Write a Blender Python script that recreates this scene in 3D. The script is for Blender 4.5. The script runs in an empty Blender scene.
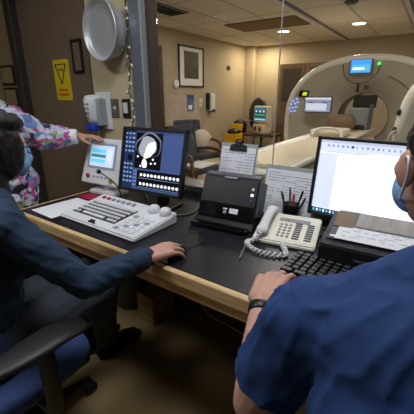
import bpy, bmesh, math, random
from mathutils import Vector, Matrix, Euler, noise
random.seed(7)
C = bpy.context.scene.collection
PI = math.pi
V = Vector

# ------------------------------------------------------------------ materials
def rgb(r, g, b):
    f = lambda c: (c/255/12.92) if c/255 <= .04045 else ((c/255+.055)/1.055)**2.4
    return (f(r), f(g), f(b), 1)

def mat(name, col, rough=.5, metal=0, var=.12, scale=20, bump=0, bscale=60, stretch=(1, 1, 1), emit=None, spec=.5, coat=0):
    m = bpy.data.materials.new(name); m.use_nodes = True
    nt = m.node_tree; N = nt.nodes; L = nt.links
    b = N['Principled BSDF']
    b.inputs['Roughness'].default_value = rough
    b.inputs['Metallic'].default_value = metal
    b.inputs['Specular IOR Level'].default_value = spec
    b.inputs['Coat Weight'].default_value = coat
    tc = N.new('ShaderNodeTexCoord'); mp = N.new('ShaderNodeMapping')
    mp.inputs['Scale'].default_value = stretch
    L.new(tc.outputs['Object'], mp.inputs['Vector'])
    nz = N.new('ShaderNodeTexNoise'); nz.inputs['Scale'].default_value = scale; nz.inputs['Detail'].default_value = 4
    L.new(mp.outputs['Vector'], nz.inputs['Vector'])
    mx = N.new('ShaderNodeMix'); mx.data_type = 'RGBA'
    mx.inputs[6].default_value = [c*(1-var) for c in col[:3]]+[1]
    mx.inputs[7].default_value = [min(1, c*(1+var)) for c in col[:3]]+[1]
    L.new(nz.outputs['Fac'], mx.inputs[0]); L.new(mx.outputs[2], b.inputs['Base Color'])
    if bump:
        n2 = N.new('ShaderNodeTexNoise'); n2.inputs['Scale'].default_value = bscale; n2.inputs['Detail'].default_value = 3
        L.new(mp.outputs['Vector'], n2.inputs['Vector'])
        bp = N.new('ShaderNodeBump'); bp.inputs['Strength'].default_value = bump; bp.inputs['Distance'].default_value = .01
        L.new(n2.outputs['Fac'], bp.inputs['Height']); L.new(bp.outputs['Normal'], b.inputs['Normal'])
    if emit is not None:
        b.inputs['Emission Strength'].default_value = emit
        L.new(mx.outputs[2], b.inputs['Emission Color'])
    return m

def floral_mat():
    m = bpy.data.materials.new('floral_print'); m.use_nodes = True
    nt = m.node_tree; N = nt.nodes; L = nt.links; b = N['Principled BSDF']
    b.inputs['Roughness'].default_value = .8
    tc = N.new('ShaderNodeTexCoord')
    wz = N.new('ShaderNodeTexNoise'); wz.inputs['Scale'].default_value = 14
    L.new(tc.outputs['Object'], wz.inputs['Vector'])
    va = N.new('ShaderNodeVectorMath'); va.operation = 'MULTIPLY_ADD'
    va.inputs[1].default_value = (.14, .14, .14)
    mp = N.new('ShaderNodeMapping'); mp.inputs['Rotation'].default_value = (.5, .6, .4); mp.inputs['Scale'].default_value = (.55, 1, 1.25)
    L.new(tc.outputs['Object'], mp.inputs['Vector']); L.new(wz.outputs['Color'], va.inputs[0]); L.new(mp.outputs[0], va.inputs[2])
    vo = N.new('ShaderNodeTexVoronoi'); vo.inputs['Scale'].default_value = 25
    L.new(va.outputs[0], vo.inputs['Vector'])
    sp = N.new('ShaderNodeSeparateColor'); L.new(vo.outputs['Color'], sp.inputs[0])
    cr = N.new('ShaderNodeValToRGB'); cr.color_ramp.interpolation = 'CONSTANT'
    cols = [(0, (196, 200, 212)), (.26, (186, 76, 142)), (.42, (198, 200, 214)), (.56, (104, 134, 190)), (.68, (190, 196, 214)), (.76, (40, 48, 85)), (.84, (190, 180, 215)), (.93, (150, 165, 110))]
    e = cr.color_ramp.elements
    while len(e) < len(cols): e.new(.5)
    for el, (p, c) in zip(e, cols): el.position = p; el.color = rgb(*c)
    L.new(sp.outputs[0], cr.inputs[0]); L.new(cr.outputs[0], b.inputs['Base Color'])
    return m

def tile_mat():
    m = mat('ceiling_tile', rgb(232, 226, 215), .9, var=.06, scale=40)
    nt = m.node_tree; N = nt.nodes; L = nt.links; b = N['Principled BSDF']
    old = b.inputs['Base Color'].links[0].from_socket
    tc = N.new('ShaderNodeTexCoord'); br = N.new('ShaderNodeTexBrick')
    br.offset = 0; br.inputs['Scale'].default_value = 1
    br.inputs['Brick Width'].default_value = .61; br.inputs['Row Height'].default_value = 1.22
    br.inputs['Mortar Size'].default_value = .018; br.inputs['Mortar Smooth'].default_value = 0
    br.inputs['Color1'].default_value = (1, 1, 1, 1); br.inputs['Color2'].default_value = (.9, .9, .9, 1); br.inputs['Mortar'].default_value = (.62, .6, .58, 1)
    L.new(tc.outputs['Object'], br.inputs['Vector'])
    mx = N.new('ShaderNodeMix'); mx.data_type = 'RGBA'; mx.blend_type = 'MULTIPLY'; mx.inputs[0].default_value = 1
    L.new(old, mx.inputs[6]); L.new(br.outputs['Color'], mx.inputs[7]); L.new(mx.outputs[2], b.inputs['Base Color'])
    return m

def wood_mat(name, c1, c2, axis=(1, 12, 12), rough=.45):
    m = bpy.data.materials.new(name); m.use_nodes = True
    nt = m.node_tree; N = nt.nodes; L = nt.links; b = N['Principled BSDF']; b.inputs['Roughness'].default_value = rough
    tc = N.new('ShaderNodeTexCoord'); mp = N.new('ShaderNodeMapping'); mp.inputs['Scale'].default_value = axis
    L.new(tc.outputs['Object'], mp.inputs['Vector'])
    nz = N.new('ShaderNodeTexNoise'); nz.inputs['Scale'].default_value = 5; nz.inputs['Detail'].default_value = 6; nz.inputs['Distortion'].default_value = .6
    L.new(mp.outputs['Vector'], nz.inputs['Vector'])
    cr = N.new('ShaderNodeValToRGB'); cr.color_ramp.elements[0].position = .35; cr.color_ramp.elements[1].position = .65
    cr.color_ramp.elements[0].color = c1; cr.color_ramp.elements[1].color = c2
    L.new(nz.outputs['Fac'], cr.inputs[0]); L.new(cr.outputs[0], b.inputs['Base Color'])
    return m

def glass_mat():
    m = bpy.data.materials.new('window_glass'); m.use_nodes = True
    nt = m.node_tree; N = nt.nodes; L = nt.links
    for n in list(N):
        if n.type == 'BSDF_PRINCIPLED': N.remove(n)
    t = N.new('ShaderNodeBsdfTransparent'); t.inputs[0].default_value = (.97, .98, .97, 1)
    g = N.new('ShaderNodeBsdfGlossy'); g.inputs['Roughness'].default_value = .02
    nz = N.new('ShaderNodeTexNoise'); nz.inputs['Scale'].default_value = 3
    lw = N.new('ShaderNodeMapRange'); lw.inputs['To Min'].default_value = .05; lw.inputs['To Max'].default_value = .09
    L.new(nz.outputs['Fac'], lw.inputs['Value'])
    x = N.new('ShaderNodeMixShader'); L.new(lw.outputs[0], x.inputs[0]); L.new(t.outputs[0], x.inputs[1]); L.new(g.outputs[0], x.inputs[2])
    L.new(x.outputs[0], N['Material Output'].inputs['Surface'])
    return m

M = {}
def dm(k, *a, **kw): M[k] = mat(k, *a, **kw)
dm('floor', rgb(156, 134, 94), .45, var=.12, scale=3, spec=.3)
dm('floor_far', rgb(206, 194, 172), .4, var=.08, scale=3)
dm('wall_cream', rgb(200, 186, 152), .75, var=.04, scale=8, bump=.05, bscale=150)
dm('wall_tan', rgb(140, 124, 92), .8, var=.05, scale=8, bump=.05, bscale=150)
dm('wall_far', rgb(174, 160, 140), .7, var=.04, scale=4, bump=.05, bscale=150)
dm('door_brown', rgb(112, 96, 80), .6, var=.1, scale=6, stretch=(6, 6, .6))
dm('door_dark', rgb(52, 44, 38), .55, var=.1)
dm('frame_grey', rgb(112, 118, 128), .4, metal=.3, var=.05)
dm('frame_brown', rgb(66, 52, 42), .5, var=.08)
dm('bright_metal', rgb(205, 208, 212), .25, metal=1, var=.05)
dm('steel', rgb(214, 218, 224), .38, metal=.55, var=.1, scale=9, bump=.06, bscale=30, stretch=(1, 1, 9))
dm('dark_metal', rgb(52, 52, 54), .45, metal=.6)
dm('plate_steel', rgb(135, 132, 124), .4, metal=.7)
dm('black_plastic', rgb(22, 22, 25), .42, var=.1, bump=.03, bscale=300)
dm('black_gloss', rgb(12, 12, 14), .12, var=.1)
dm('grey_plastic', rgb(78, 82, 90), .45)
dm('white_plastic', rgb(222, 224, 228), .4, var=.03)
dm('ivory_plastic', rgb(234, 229, 214), .45, var=.03)
dm('key_grey', rgb(150, 154, 160), .5, var=.05)
dm('key_black', rgb(16, 16, 18), .4)
dm('desk_black', rgb(27, 28, 34), .34, var=.4, scale=9, bump=.04, bscale=120, spec=.4)
M['edge_wood'] = wood_mat('edge_wood', rgb(196, 160, 108), rgb(224, 194, 146))
M['box_wood'] = wood_mat('box_wood', rgb(150, 118, 76), rgb(186, 152, 104))
M['chair_wood'] = wood_mat('chair_wood', rgb(92, 60, 36), rgb(128, 86, 52))
M['cabinet_wood'] = wood_mat('cabinet_wood', rgb(96, 72, 50), rgb(116, 88, 62), (8, 8, 1))
dm('paper', rgb(232, 233, 238), .85, var=.02)
dm('paper_lilac', rgb(234, 235, 242), .85, var=.02)
dm('ink', rgb(172, 175, 190), .8)
dm('red', rgb(170, 24, 58), .5)
dm('red_pen', rgb(185, 36, 40), .4)
dm('yellow', rgb(214, 190, 30), .55, var=.05)
dm('yellow_bin', rgb(226, 176, 20), .5, var=.05)
dm('orange_ink', rgb(190, 84, 24), .6)
dm('sign_black', rgb(30, 28, 20), .6)
dm('blue_plastic', rgb(28, 62, 190), .4)
dm('blue_card', rgb(48, 78, 140), .6)
dm('clear_grey', rgb(158, 168, 170), .25, var=.05)
dm('gantry', rgb(198, 190, 176), .4, var=.03, scale=3)
dm('gantry_rim', rgb(246, 243, 235), .3, var=.02)
dm('bore', rgb(92, 84, 74), .4)
dm('table_beige', rgb(222, 206, 176), .4, var=.03)
dm('table_dark', rgb(70, 62, 54), .5)
dm('skin', rgb(186, 142, 122), .55, var=.1, scale=25, bump=.08, bscale=180)
dm('skin_dark', rgb(140, 96, 76), .55, var=.1, scale=25, bump=.08, bscale=180)
dm('skin_pale', rgb(196, 150, 132), .55, var=.12, scale=30, bump=.08, bscale=180)
dm('navy_cloth', rgb(22, 48, 74), .8, var=.15, scale=30, bump=.15, bscale=400)
dm('scrub_blue', rgb(24, 56, 108), .85, var=.15, scale=6, bump=.05, bscale=500)
dm('grey_cloth', rgb(52, 58, 68), .85, var=.15, scale=30, bump=.15, bscale=400)
dm('black_cloth', rgb(17, 17, 19), .85, bump=.1, bscale=300)
dm('hair', rgb(26, 20, 18), .45, var=.4, scale=12, bump=.5, bscale=60, stretch=(9, 9, 1))
dm('mask_blue', rgb(128, 176, 226), .8, var=.06, bump=.2, bscale=40, stretch=(1, 1, 6))
dm('chair_blue', rgb(60, 80, 132), .85, var=.15, scale=60, bump=.2, bscale=300)
dm('chair_black', rgb(24, 24, 26), .5, var=.1)
dm('eye_white', rgb(230, 228, 222), .3)
dm('eye_dark', rgb(30, 20, 14), .2)
dm('brown_panel', rgb(112, 88, 60), .7, var=.12)
dm('photo_dark', rgb(64, 56, 50), .5, var=.9, scale=9)
dm('bag_dark', rgb(30, 28, 30), .4, bump=.5, bscale=20)
dm('pillow', rgb(214, 202, 184), .8, bump=.2, bscale=12)
dm('cord_white', rgb(214, 214, 216), .5)
dm('bulb', rgb(236, 232, 216), .3)
dm('wire_green', rgb(32, 44, 36), .5)
M['floral'] = floral_mat(); M['tile'] = tile_mat(); M['glass'] = glass_mat()
def em(k, c, s): M[k] = mat(k, rgb(*c), .3, var=.02, emit=s)
em('lamp_glow', (255, 238, 206), 9)
em('lamp_cool', (245, 248, 255), 6)
em('scr_white', (243, 245, 252), 1.1); em('scr_pale', (205, 214, 238), .8); em('scr_grey', (150, 158, 190), .6)
em('scr_navy', (30, 46, 84), .6); em('scr_blue', (66, 84, 134), .5); em('scr_black', (5, 6, 12), .3); em('scr_line', (120, 150, 205), .7)
em('scr_bone', (232, 234, 236), .85); em('scr_tissue', (150, 158, 166), .7); em('scr_teal', (30, 120, 140), .8)
em('scr_cyan', (90, 190, 225), .9); em('scr_sky', (60, 150, 250), 1.1); em('scr_lime', (190, 225, 60), .9); em('scr_dot', (150, 170, 255), 1.2)
em('scr_slate', (120, 128, 150), .4); em('scr_dim', (200, 210, 226), .6)
em('led_green', (90, 230, 120), 1.2); em('led_white', (210, 225, 255), 1.2); em('scr_orange', (230, 120, 60), .9)
em('scr_bluebar', (44, 96, 190), .8)

# ------------------------------------------------------------------ mesh helpers
class MB:
    def __init__(s): s.bm = bmesh.new(); s.mats = []
    def mi(s, m):
        m = M[m] if isinstance(m, str) else m
        if m not in s.mats: s.mats.append(m)
        return s.mats.index(m)
    def _fin(s, faces, m, smooth):
        k = s.mi(m)
        for f in faces: f.material_index = k; f.smooth = smooth
    def box(s, c, d, m, rot=None, bev=0, seg=2):
        T = Matrix.Translation(V(c)) @ (rot.to_4x4() if rot else Matrix()) @ Matrix.Diagonal((*d, 1))
        t = bmesh.new(); bmesh.ops.create_cube(t, size=1, matrix=T)
        if bev: bmesh.ops.bevel(t, geom=t.edges[:], offset=bev, segments=seg, affect='EDGES', profile=.5, clamp_overlap=True)
        return s._merge(t, m, False)
    def _merge(s, t, m, smooth):
        n = len(s.bm.faces); me = bpy.data.meshes.new('t'); t.to_mesh(me); t.free()
        s.bm.from_mesh(me); bpy.data.meshes.remove(me); s.bm.faces.ensure_lookup_table()
        s._fin(s.bm.faces[n:], m, smooth); return s
    def sphere(s, c, r, m, u=20, v=12, rot=None):
        r = (r, r, r) if isinstance(r, (int, float)) else r
        t = bmesh.new(); bmesh.ops.create_uvsphere(t, u_segments=u, v_segments=v, radius=1,
            matrix=Matrix.Translation(V(c)) @ (rot.to_4x4() if rot else Matrix()) @ Matrix.Diagonal((*r, 1)))
        return s._merge(t, m, True)
    def rings(s, rs, m, closed=True, cap=True, smooth=True, loop=False):
        """loft between rings of points"""
        bm = s.bm; R = [[bm.verts.new(p) for p in r] for r in rs]; F = []
        n = len(R[0]); pairs = list(zip(R, R[1:]))
        if loop: pairs.append((R[-1], R[0]))
        for a, b in pairs:
            for i in range(n if closed else n-1):
                j = (i+1) % n; F.append(bm.faces.new((a[i], a[j], b[j], b[i])))
        if cap and not loop:
            F.append(bm.faces.new(R[0][::-1])); F.append(bm.faces.new(R[-1]))
        s._fin(F, m, smooth); return s
    def tube(s, pts, r, m, n=10, cap=True, loop=False):
        pts = [V(p) for p in pts]; rs = []; prev = None
        for i, p in enumerate(pts):
            a = pts[i-1] if (i or loop) else p; b = pts[(i+1) % len(pts)] if (i+1 < len(pts) or loop) else p
            d = (b-a).normalized()
            if prev is None: u = d.orthogonal().normalized()
            else:
                u = prev-d*prev.dot(d)
                u = u.normalized() if u.length > 1e-6 else d.orthogonal().normalized()
            prev = u; w = d.cross(u); q = r[i] if isinstance(r, (list, tuple)) else r
            rs.append([p+(u*math.cos(2*PI*k/n)+w*math.sin(2*PI*k/n))*q for k in range(n)])
        return s.rings(rs, m, cap=cap, loop=loop)
    def lathe(s, prof, m, c=(0, 0, 0), axis=None, n=32, cap=True):
        A = axis.to_track_quat('Z', 'Y').to_matrix() if axis else Matrix.Identity(3)
        return s.rings([[V(c)+A @ V((r*math.cos(2*PI*k/n), r*math.sin(2*PI*k/n), z)) for k in range(n)] for r, z in prof], m, cap=cap)
    def cyl(s, a, b, r, m, n=20):
        return s.rings_cyl(a, b, r, m, n)
    def rings_cyl(s, a, b, r, m, n):
        a, b = V(a), V(b); ax = b-a
        return s.lathe([(r, 0), (r, ax.length)], m, a, ax, n)
    def prism(s, poly, y0, y1, m, M4=None, bev=0):
        """poly in local xz, extruded along local y"""
        t = bmesh.new(); a = [t.verts.new((x, y0, z)) for x, z in poly]; b = [t.verts.new((x, y1, z)) for x, z in poly]
        n = len(poly)
        t.faces.new(a); t.faces.new(b[::-1])
        for i in range(n): j = (i+1) % n; t.faces.new((a[j], a[i], b[i], b[j]))
        bmesh.ops.recalc_face_normals(t, faces=t.faces[:])
        if bev: bmesh.ops.bevel(t, geom=t.edges[:], offset=bev, segments=2, affect='EDGES', clamp_overlap=True)
        if M4: bmesh.ops.transform(t, matrix=M4, verts=t.verts[:])
        return s._merge(t, m, False)
    def build(s, name, parent=None, M4=None, norm=True):
        if norm: bmesh.ops.recalc_face_normals(s.bm, faces=s.bm.faces[:])
        if M4: bmesh.ops.transform(s.bm, matrix=M4, verts=s.bm.verts[:])
        me = bpy.data.meshes.new(name); s.bm.to_mesh(me); s.bm.free()
        for m in s.mats: me.materials.append(m)
        o = bpy.data.objects.new(name, me); C.objects.link(o)
        if parent: o.parent = parent
        return o

def tag(o, label, cat, group=None, kind=None):
    o['label'] = label; o['category'] = cat
    if group: o['group'] = group
    if kind: o['kind'] = kind
    return o
def thing(name, loc, label, cat, rz=0, group=None):
    o = bpy.data.objects.new(name, None); C.objects.link(o); o.empty_display_size = .05
    o.location = loc; o.rotation_euler = (0, 0, rz)
    return tag(o, label, cat, group)
def struct(o): o['kind'] = 'structure'; return o
def Rx(a): return Matrix.Rotation(a, 3, 'X')
def Ry(a): return Matrix.Rotation(a, 3, 'Y')
def Rz(a): return Matrix.Rotation(a, 3, 'Z')
def RX4(a): return Matrix.Rotation(a, 4, 'X')
def T4(*p): return Matrix.Translation(V(p))
def smoothpts(pts, n=8):
    P = [V(p) for p in pts]; out = []
    for i in range(len(P)-1):
        p0 = P[max(i-1, 0)]; p1 = P[i]; p2 = P[i+1]; p3 = P[min(i+2, len(P)-1)]
        for k in range(n):
            t = k/n
            out.append(.5*((2*p1)+(p2-p0)*t+(2*p0-5*p1+4*p2-p3)*t*t+(3*p1-p0-3*p2+p3)*t**3))
    return out+[P[-1]]
def copy_tree(o, parent=None):
    c = o.copy(); C.objects.link(c)
    if parent: c.parent = parent
    for ch in [x for x in bpy.data.objects if x.parent == o]: copy_tree(ch, c)
    return c

# ------------------------------------------------------------------ rooms
DH = .75          # desk top
YW = 1.60         # window wall, near face
b = MB(); b.box((-1, -.3, -.05), (6.4, 3.86, .1), 'floor'); struct(b.build('floor'))
b = MB(); b.box((-.8, 4.73, -.05), (6.8, 6.14, .1), 'floor_far'); struct(b.build('floor_far'))
b = MB()
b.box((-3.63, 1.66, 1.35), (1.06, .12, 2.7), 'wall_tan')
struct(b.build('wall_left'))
b = MB()
b.box((-1.88, 1.66, 1.35), (.46, .12, 2.7), 'wall_cream')                 # strip between door and window
b.box((-2.605, 1.66, 2.42), (.99, .12, .56), 'wall_cream')                # over the door
b.box((.24, 1.66, .39), (3.88, .12, .78), 'wall_cream')                  # under the window
b.box((.24, 1.66, 2.53), (3.88, .12, .34), 'wall_cream')
b.box((2.13, 1.66, 1.57), (.14, .12, 1.58), 'wall_cream')
struct(b.build('wall_front'))
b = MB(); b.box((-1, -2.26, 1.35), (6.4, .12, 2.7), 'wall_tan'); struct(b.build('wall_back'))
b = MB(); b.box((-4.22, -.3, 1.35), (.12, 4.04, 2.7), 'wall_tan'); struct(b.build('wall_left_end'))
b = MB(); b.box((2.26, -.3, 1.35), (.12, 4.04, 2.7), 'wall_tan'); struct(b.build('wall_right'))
b = MB(); b.box((-1, -.3, 2.75), (6.4, 3.86, .1), 'tile'); struct(b.build('ceiling'))
# scan room
CZ = 2.45
b = MB(); b.box((-4.16, 4.75, 1.3), (.12, 6.1, 2.6), 'wall_far'); struct(b.build('wall_far_left'))
b = MB(); b.box((-.8, 7.86, 1.3), (6.8, .12, 2.6), 'wall_far'); struct(b.build('wall_far'))
b = MB(); b.box((2.66, 4.75, 1.3), (.12, 6.1, 2.6), 'wall_far'); struct(b.build('wall_far_right'))
b = MB(); b.box((-.8, 4.75, CZ+.05), (6.8, 6.1, .1), 'tile'); struct(b.build('ceiling_far'))
b = MB(); b.box((-3.98, 7.7, CZ/2), (.24, .2, CZ), 'wall_far', bev=.01); struct(b.build('trim_1'))          # corner pier
b = MB(); b.box((-1.84, 4.75, CZ-.012), (.09, 6.0, .024), 'frame_grey'); b.box((-1.84, 4.75, CZ-.03), (.05, 6.0, .02), 'white_plastic'); struct(b.build('trim_2'))
b = MB(); b.box((-.55, 4.75, CZ-.012), (.09, 6.0, .024), 'frame_grey'); b.box((-.55, 4.75, CZ-.03), (.05, 6.0, .02), 'white_plastic'); struct(b.build('trim_3'))
b = MB(); b.box((-4.085, 4.75, .05), (.03, 6.0, .1), 'table_dark', bev=.005); struct(b.build('baseboard_far'))
# door in the front wall
b = MB()
for x in (-3.06, -2.119): b.box((x, 1.645 if x < -3 else 1.66, 1.05), (.09 if x < -3 else .018, .19 if x < -3 else .115, 2.1), 'door_dark', bev=.006)
b.box((-2.605, 1.645, 2.12), (1.0, .19, .05), 'door_dark', bev=.006)
fr = struct(b.build('door_1'))
b = MB(); b.box((-2.575, 1.635, 1.05), (.88, .045, 2.09), 'door_brown', bev=.004)
df = b.build('door_leaf', fr)
b = MB(); b.cyl((-2.93, 1.612, 1.0), (-2.93, 1.56, 1.0), .012, 'bright_metal'); b.tube([(-2.93, 1.555, 1.0), (-2.80, 1.555, 1.0)], .011, 'bright_metal'); b.cyl((-2.93, 1.6125, 1.0), (-2.93, 1.604, 1.0), .028, 'bright_metal')
b.build('door_handle', df)
b = MB()
for y in (3.44, 4.50): b.box((-4.075, y, 1.03), (.05, .10, 2.06), 'frame_brown', bev=.005)
b.box((-4.075, 3.97, 2.085), (.05, 1.16, .10), 'frame_brown', bev=.005)
d2 = struct(b.build('door_2'))
b = MB(); b.box((-4.085, 3.97, 1.02), (.03, .96, 2.04), 'door_brown', bev=.004); d2l = b.build('door_leaf', d2)
for z in (.3, 1.05, 1.8): b = MB(); b.cyl((-4.06, 4.44, z-.06), (-4.06, 4.44, z+.06), .012, 'bright_metal', 12); b.build('hinge', d2l)
# window frame, seam and panes
b = MB()
b.box((-1.607, 1.615, 1.35), (.09, .11, 2.7), 'frame_grey', bev=.004)
b.box((-1.556, 1.60, 1.35), (.013, .08, 2.7), 'key_grey', bev=.004)  # pale grey paints the metal strip's highlight into its colour
b.box((-1.532, 1.635, 1.35), (.036, .07, 2.7), 'frame_brown', bev=.004)
b.box((.255, 1.65, .79), (3.58, .16, .035), 'bright_metal', bev=.004)
b.box((.255, 1.65, 2.345), (3.58, .16, .05), 'frame_brown', bev=.004)
b.box((2.04, 1.65, 1.57), (.05, .16, 1.55), 'frame_brown', bev=.004)
wf = struct(b.build('window_1'))
b = MB(); b.box((-1.108, 1.66, 1.565), (.81, .008, 1.51), 'glass'); b.build('window_pane', wf)
b = MB(); b.box((.665, 1.66, 1.565), (2.72, .008, 1.51), 'glass'); b.build('window_pane', wf)
b = MB(); b.box((-.7, 1.66, 1.565), (.003, .009, 1.51), 'clear_grey'); b.build('seam', wf)

# ------------------------------------------------------------------ left wall items (control room)
# dish
dish = thing('steel_dish', (-1.815, 1.6, 1.735), 'big round brushed steel bowl dish mounted facing out on the cream wall', 'dish')
b = MB(); ax = V((-.10, -1, -.03)).normalized()
prof = [(.13, .0), (.145, .004), (.155, .02), (.165, .06), (.172, .1), (.178, .104), (.181, .109), (.178, .114), (.170, .112), (.162, .100), (.155, .088), (.148, .084), (.09, .087), (.04, .088), (.001, .0885)]
b.lathe(prof, 'steel', (.0, -.02, 0), ax, 56); b.build('bowl', dish)
b = MB(); b.box((.0, -.011, 0), (.10, .022, .10), 'dark_metal', bev=.006); b.build('mount', dish)
# gel dispenser
dp = thing('gel_dispenser', (-2.05, 1.6, 1.21), 'white rounded wall dispenser with a blue push bar below the steel dish', 'dispenser')
b = MB(); b.box((.05, -.008, .03), (.15, .016, .26), 'white_plastic', bev=.006); b.build('back_plate', dp)
b = MB(); pr = [(-.075+.0, 0)]
rs = []
for z, w, d in [(-.06, .052, .085), (-.02, .056, .10), (.06, .06, .115), (.11, .06, .115), (.135, .052, .10), (.142, .03, .06)]:
    rs.append([(.0+w*math.cos(t), -.016-d*abs(math.sin(t))**.7, z) for t in [PI*k/16 for k in range(17)]])
b.rings(rs, 'white_plastic'); b.build('cover', dp)
b = MB(); b.box((.068, -.05, .025), (.035, .07, .19), 'clear_grey', bev=.01); b.build('reservoir', dp)
b = MB()
for i in range(4):
    for j in range(3): b.sphere((-.022+.022*j, -.016-.112, -.01+.03*i), .006, 'grey_plastic', 8, 6)
b.build('drip_holes', dp)
b = MB(); b.box((.0, -.075, -.085), (.085, .09, .05), 'blue_plastic', bev=.018, seg=3); b.build('push_bar', dp)
# switches
s1 = thing('switch_plate', (-1.905, 1.6, 1.262), 'brushed metal double light switch plate beside the white dispenser', 'light switch')
b = MB(); b.box((0, -.004, 0), (.115, .008, .125), 'plate_steel', bev=.003); b.build('plate', s1)
for x in (-.024, .024):
    b = MB(); b.box((x, -.011, 0), (.012, .018, .024), 'white_plastic', rot=Rx(.4), bev=.002); b.build('toggle', s1)
s2 = thing('switch_plate', (-1.77, 1.6, 1.262), 'dark wall plate with one white rocker nearest the window post', 'light switch')
b = MB(); b.box((0, -.004, 0), (.078, .008, .125), 'dark_metal', bev=.003); b.build('plate', s2)
b = MB(); b.box((0, -.012, .004), (.036, .018, .07), 'white_plastic', rot=Rx(.08), bev=.003); b.build('rocker', s2)
# string of lights hung beside the post
b = MB(); pts = []; bl = []
for i in range(46):
    z = 2.25-i*.0265
    p = V((-1.682+.012*math.sin(i*.55)+.016*random.uniform(-1, 1), 1.578-.012*abs(math.sin(i*1.1)), z)); pts.append(p)
    if i % 2: bl.append(p)
b.tube(smoothpts(pts, 3), .0042, 'wire_green', 6)
sl = tag(b.build('string_lights'), 'string of small white lights hanging down the cream wall by the window post', 'string lights')
for i, p in enumerate(bl):
    q = p+V((.022*(1 if i % 2 else -1), -.004, -.016)); b = MB(); b.tube([p, p*.5+q*.5, q], [.006, .0085, .004], 'bulb', 8)
    b.build('bulb', sl)
# yellow sign on the door
Y = 1.6120
b = MB(); b.box((-2.495, Y-.0015, 1.46), (.205, .003, .30), 'yellow'); yb = tag(b.build('warning_sign'), 'yellow warning notice with a black triangle stuck on the brown door', 'sign')
b = MB(); tri = [(-2.565, 1.577), (-2.43, 1.577), (-2.5, 1.432)]
b.tube([V((x, Y-.005, z)) for x, z in tri], .005, 'sign_black', 6, loop=True)
for x in (-2.52, -2.497, -2.475): b.box((x, Y-.005, 1.538), (.012, .003, .012), 'sign_black')
b.build('triangle', yb)
b = MB()
for z, xs in ((1.388, (-2.57, -2.545, -2.52, -2.49, -2.475)), (1.354, (-2.585, -2.56, -2.535, -2.51, -2.485, -2.46))):
    for x in xs: b.box((x+.026, Y-.0045, z), (.017, .003, .018), 'orange_ink')
b.build('lettering', yb)
fr = thing('picture_frame', (-2.262, Y, 1.62), 'small black framed notice high on the brown door right of the yellow sign', 'picture frame')
b = MB()
for x in (-.052, .052): b.box((x, -.008, 0), (.016, .016, .225), 'sign_black', bev=.002)
for z in (-.105, .105): b.box((0, -.008, z), (.12, .016, .016), 'sign_black', bev=.002)
b.build('frame', fr)
b = MB(); b.box((0, -.003, 0), (.1, .006, .21), 'door_brown'); b.build('notice', fr)
# notices on the wall left of the door
for i, (z, lb) in enumerate([(1.52, 'upper of two framed notices on the wall left of the door'), (1.33, 'lower of two framed notices on the wall left of the door')]):
    t = thing('framed_notice', (-3.32, 1.6, z), lb, 'picture frame', group='framed notices left of the door')
    b = MB(); b.box((0, -.006, 0), (.24, .012, .17), 'sign_black', bev=.002); b.build('frame', t)
    b = MB(); b.box((0, -.0135, 0), (.2, .003, .13), 'wall_tan'); b.build('sheet', t)

# ------------------------------------------------------------------ desk
dk = thing('desk', (-.1, 1.18, 0), 'long black topped desk with pale wooden edge under the window', 'desk')
b = MB(); b.box((0, .015, .73), (3.4, .80, .04), 'desk_black', bev=.003); b.build('desk_top', dk)
b = MB(); b.box((0, -.397, .7215), (3.42, .026, .057), 'edge_wood', bev=.008, seg=3); b.build('front_edge', dk)
b = MB(); b.box((-1.709, .015, .7215), (.016, .80, .057), 'edge_wood', bev=.005); b.build('side_edge', dk)
b = MB(); b.box((0, -.36, .66), (3.3, .02, .066), 'edge_wood'); b.build('apron', dk)
for x in (-1.66, .0, 1.66):
    b = MB(); b.box((x, .06, .355), (.035, .62, .71), 'table_dark', bev=.004); b.build('support_panel', dk)
b = MB(); b.box((0, .39, .45), (3.2, .015, .4), 'table_dark'); b.build('modesty_panel', dk)
# under the desk
bx = thing('waste_bin', (-1.50, 1.27, 0), 'grey waste bin on the floor under the left desk end', 'bin')
b = MB(); b.lathe([(.10, 0), (.125, .28), (.13, .28), (.13, .3), (.122, .3), (.12, .27), (.098, .012)], 'grey_plastic'); b.build('tub', bx)
b = MB(); b.lathe([(.133, .285), (.136, .29), (.136, .302), (.128, .302)], 'black_plastic', cap=False); b.build('rim', bx)
b = MB(); b.box((-1.26, 1.26, .1), (.13, .2, .2), 'box_wood', bev=.004); tag(b.build('wooden_block'), 'small pale wooden block on the floor beside the grey bin', 'wooden block')
b = MB(); b.tube(smoothpts([(-1.2, 1.53, .4), (-1.12, 1.5, .15), (-1.0, 1.45, .012), (-.8, 1.42, .008), (-.55, 1.40, .008), (-.2, 1.45, .008), (.3, 1.4, .008)]), .006, 'cord_white', 8)
tag(b.build('floor_cable'), 'pale cable trailing along the floor under the desk', 'cable')

# ------------------------------------------------------------------ desk items, left to right
b = MB(); A = T4(-1.645, .99, DH)
def sheet(name, loc, size, rz, label, mt='paper', z=.0012, ink=None, seed=0):
    b = MB(); b.box((0, 0, z/2), (size[0], size[1], z), mt)
    o = b.build(name); o.location = loc; o.rotation_euler = (0, 0, rz); tag(o, label, 'paper')
    if ink:
        r = random.Random(seed); q = MB()
        for i in range(ink):
            y = size[1]*(.42-.84*i/ink); w = size[0]*r.uniform(.5, .84)
            q.box((-size[0]*.42+w/2, y, z+.0004), (w, size[1]*.012, .0006), 'ink')
        q.build('print', o)
    return o
sheet('paper_sheet', (-1.635, .965, DH), (.215, .28), -.05, 'blank white sheet lying at the left end of the desk', ink=0)
b = MB(); b.box((-1.645, 1.165, DH+.004), (.20, .085, .008), 'red', bev=.002); tag(b.build('red_folder'), 'narrow crimson folder lying behind the blank white sheet', 'folder')

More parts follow.
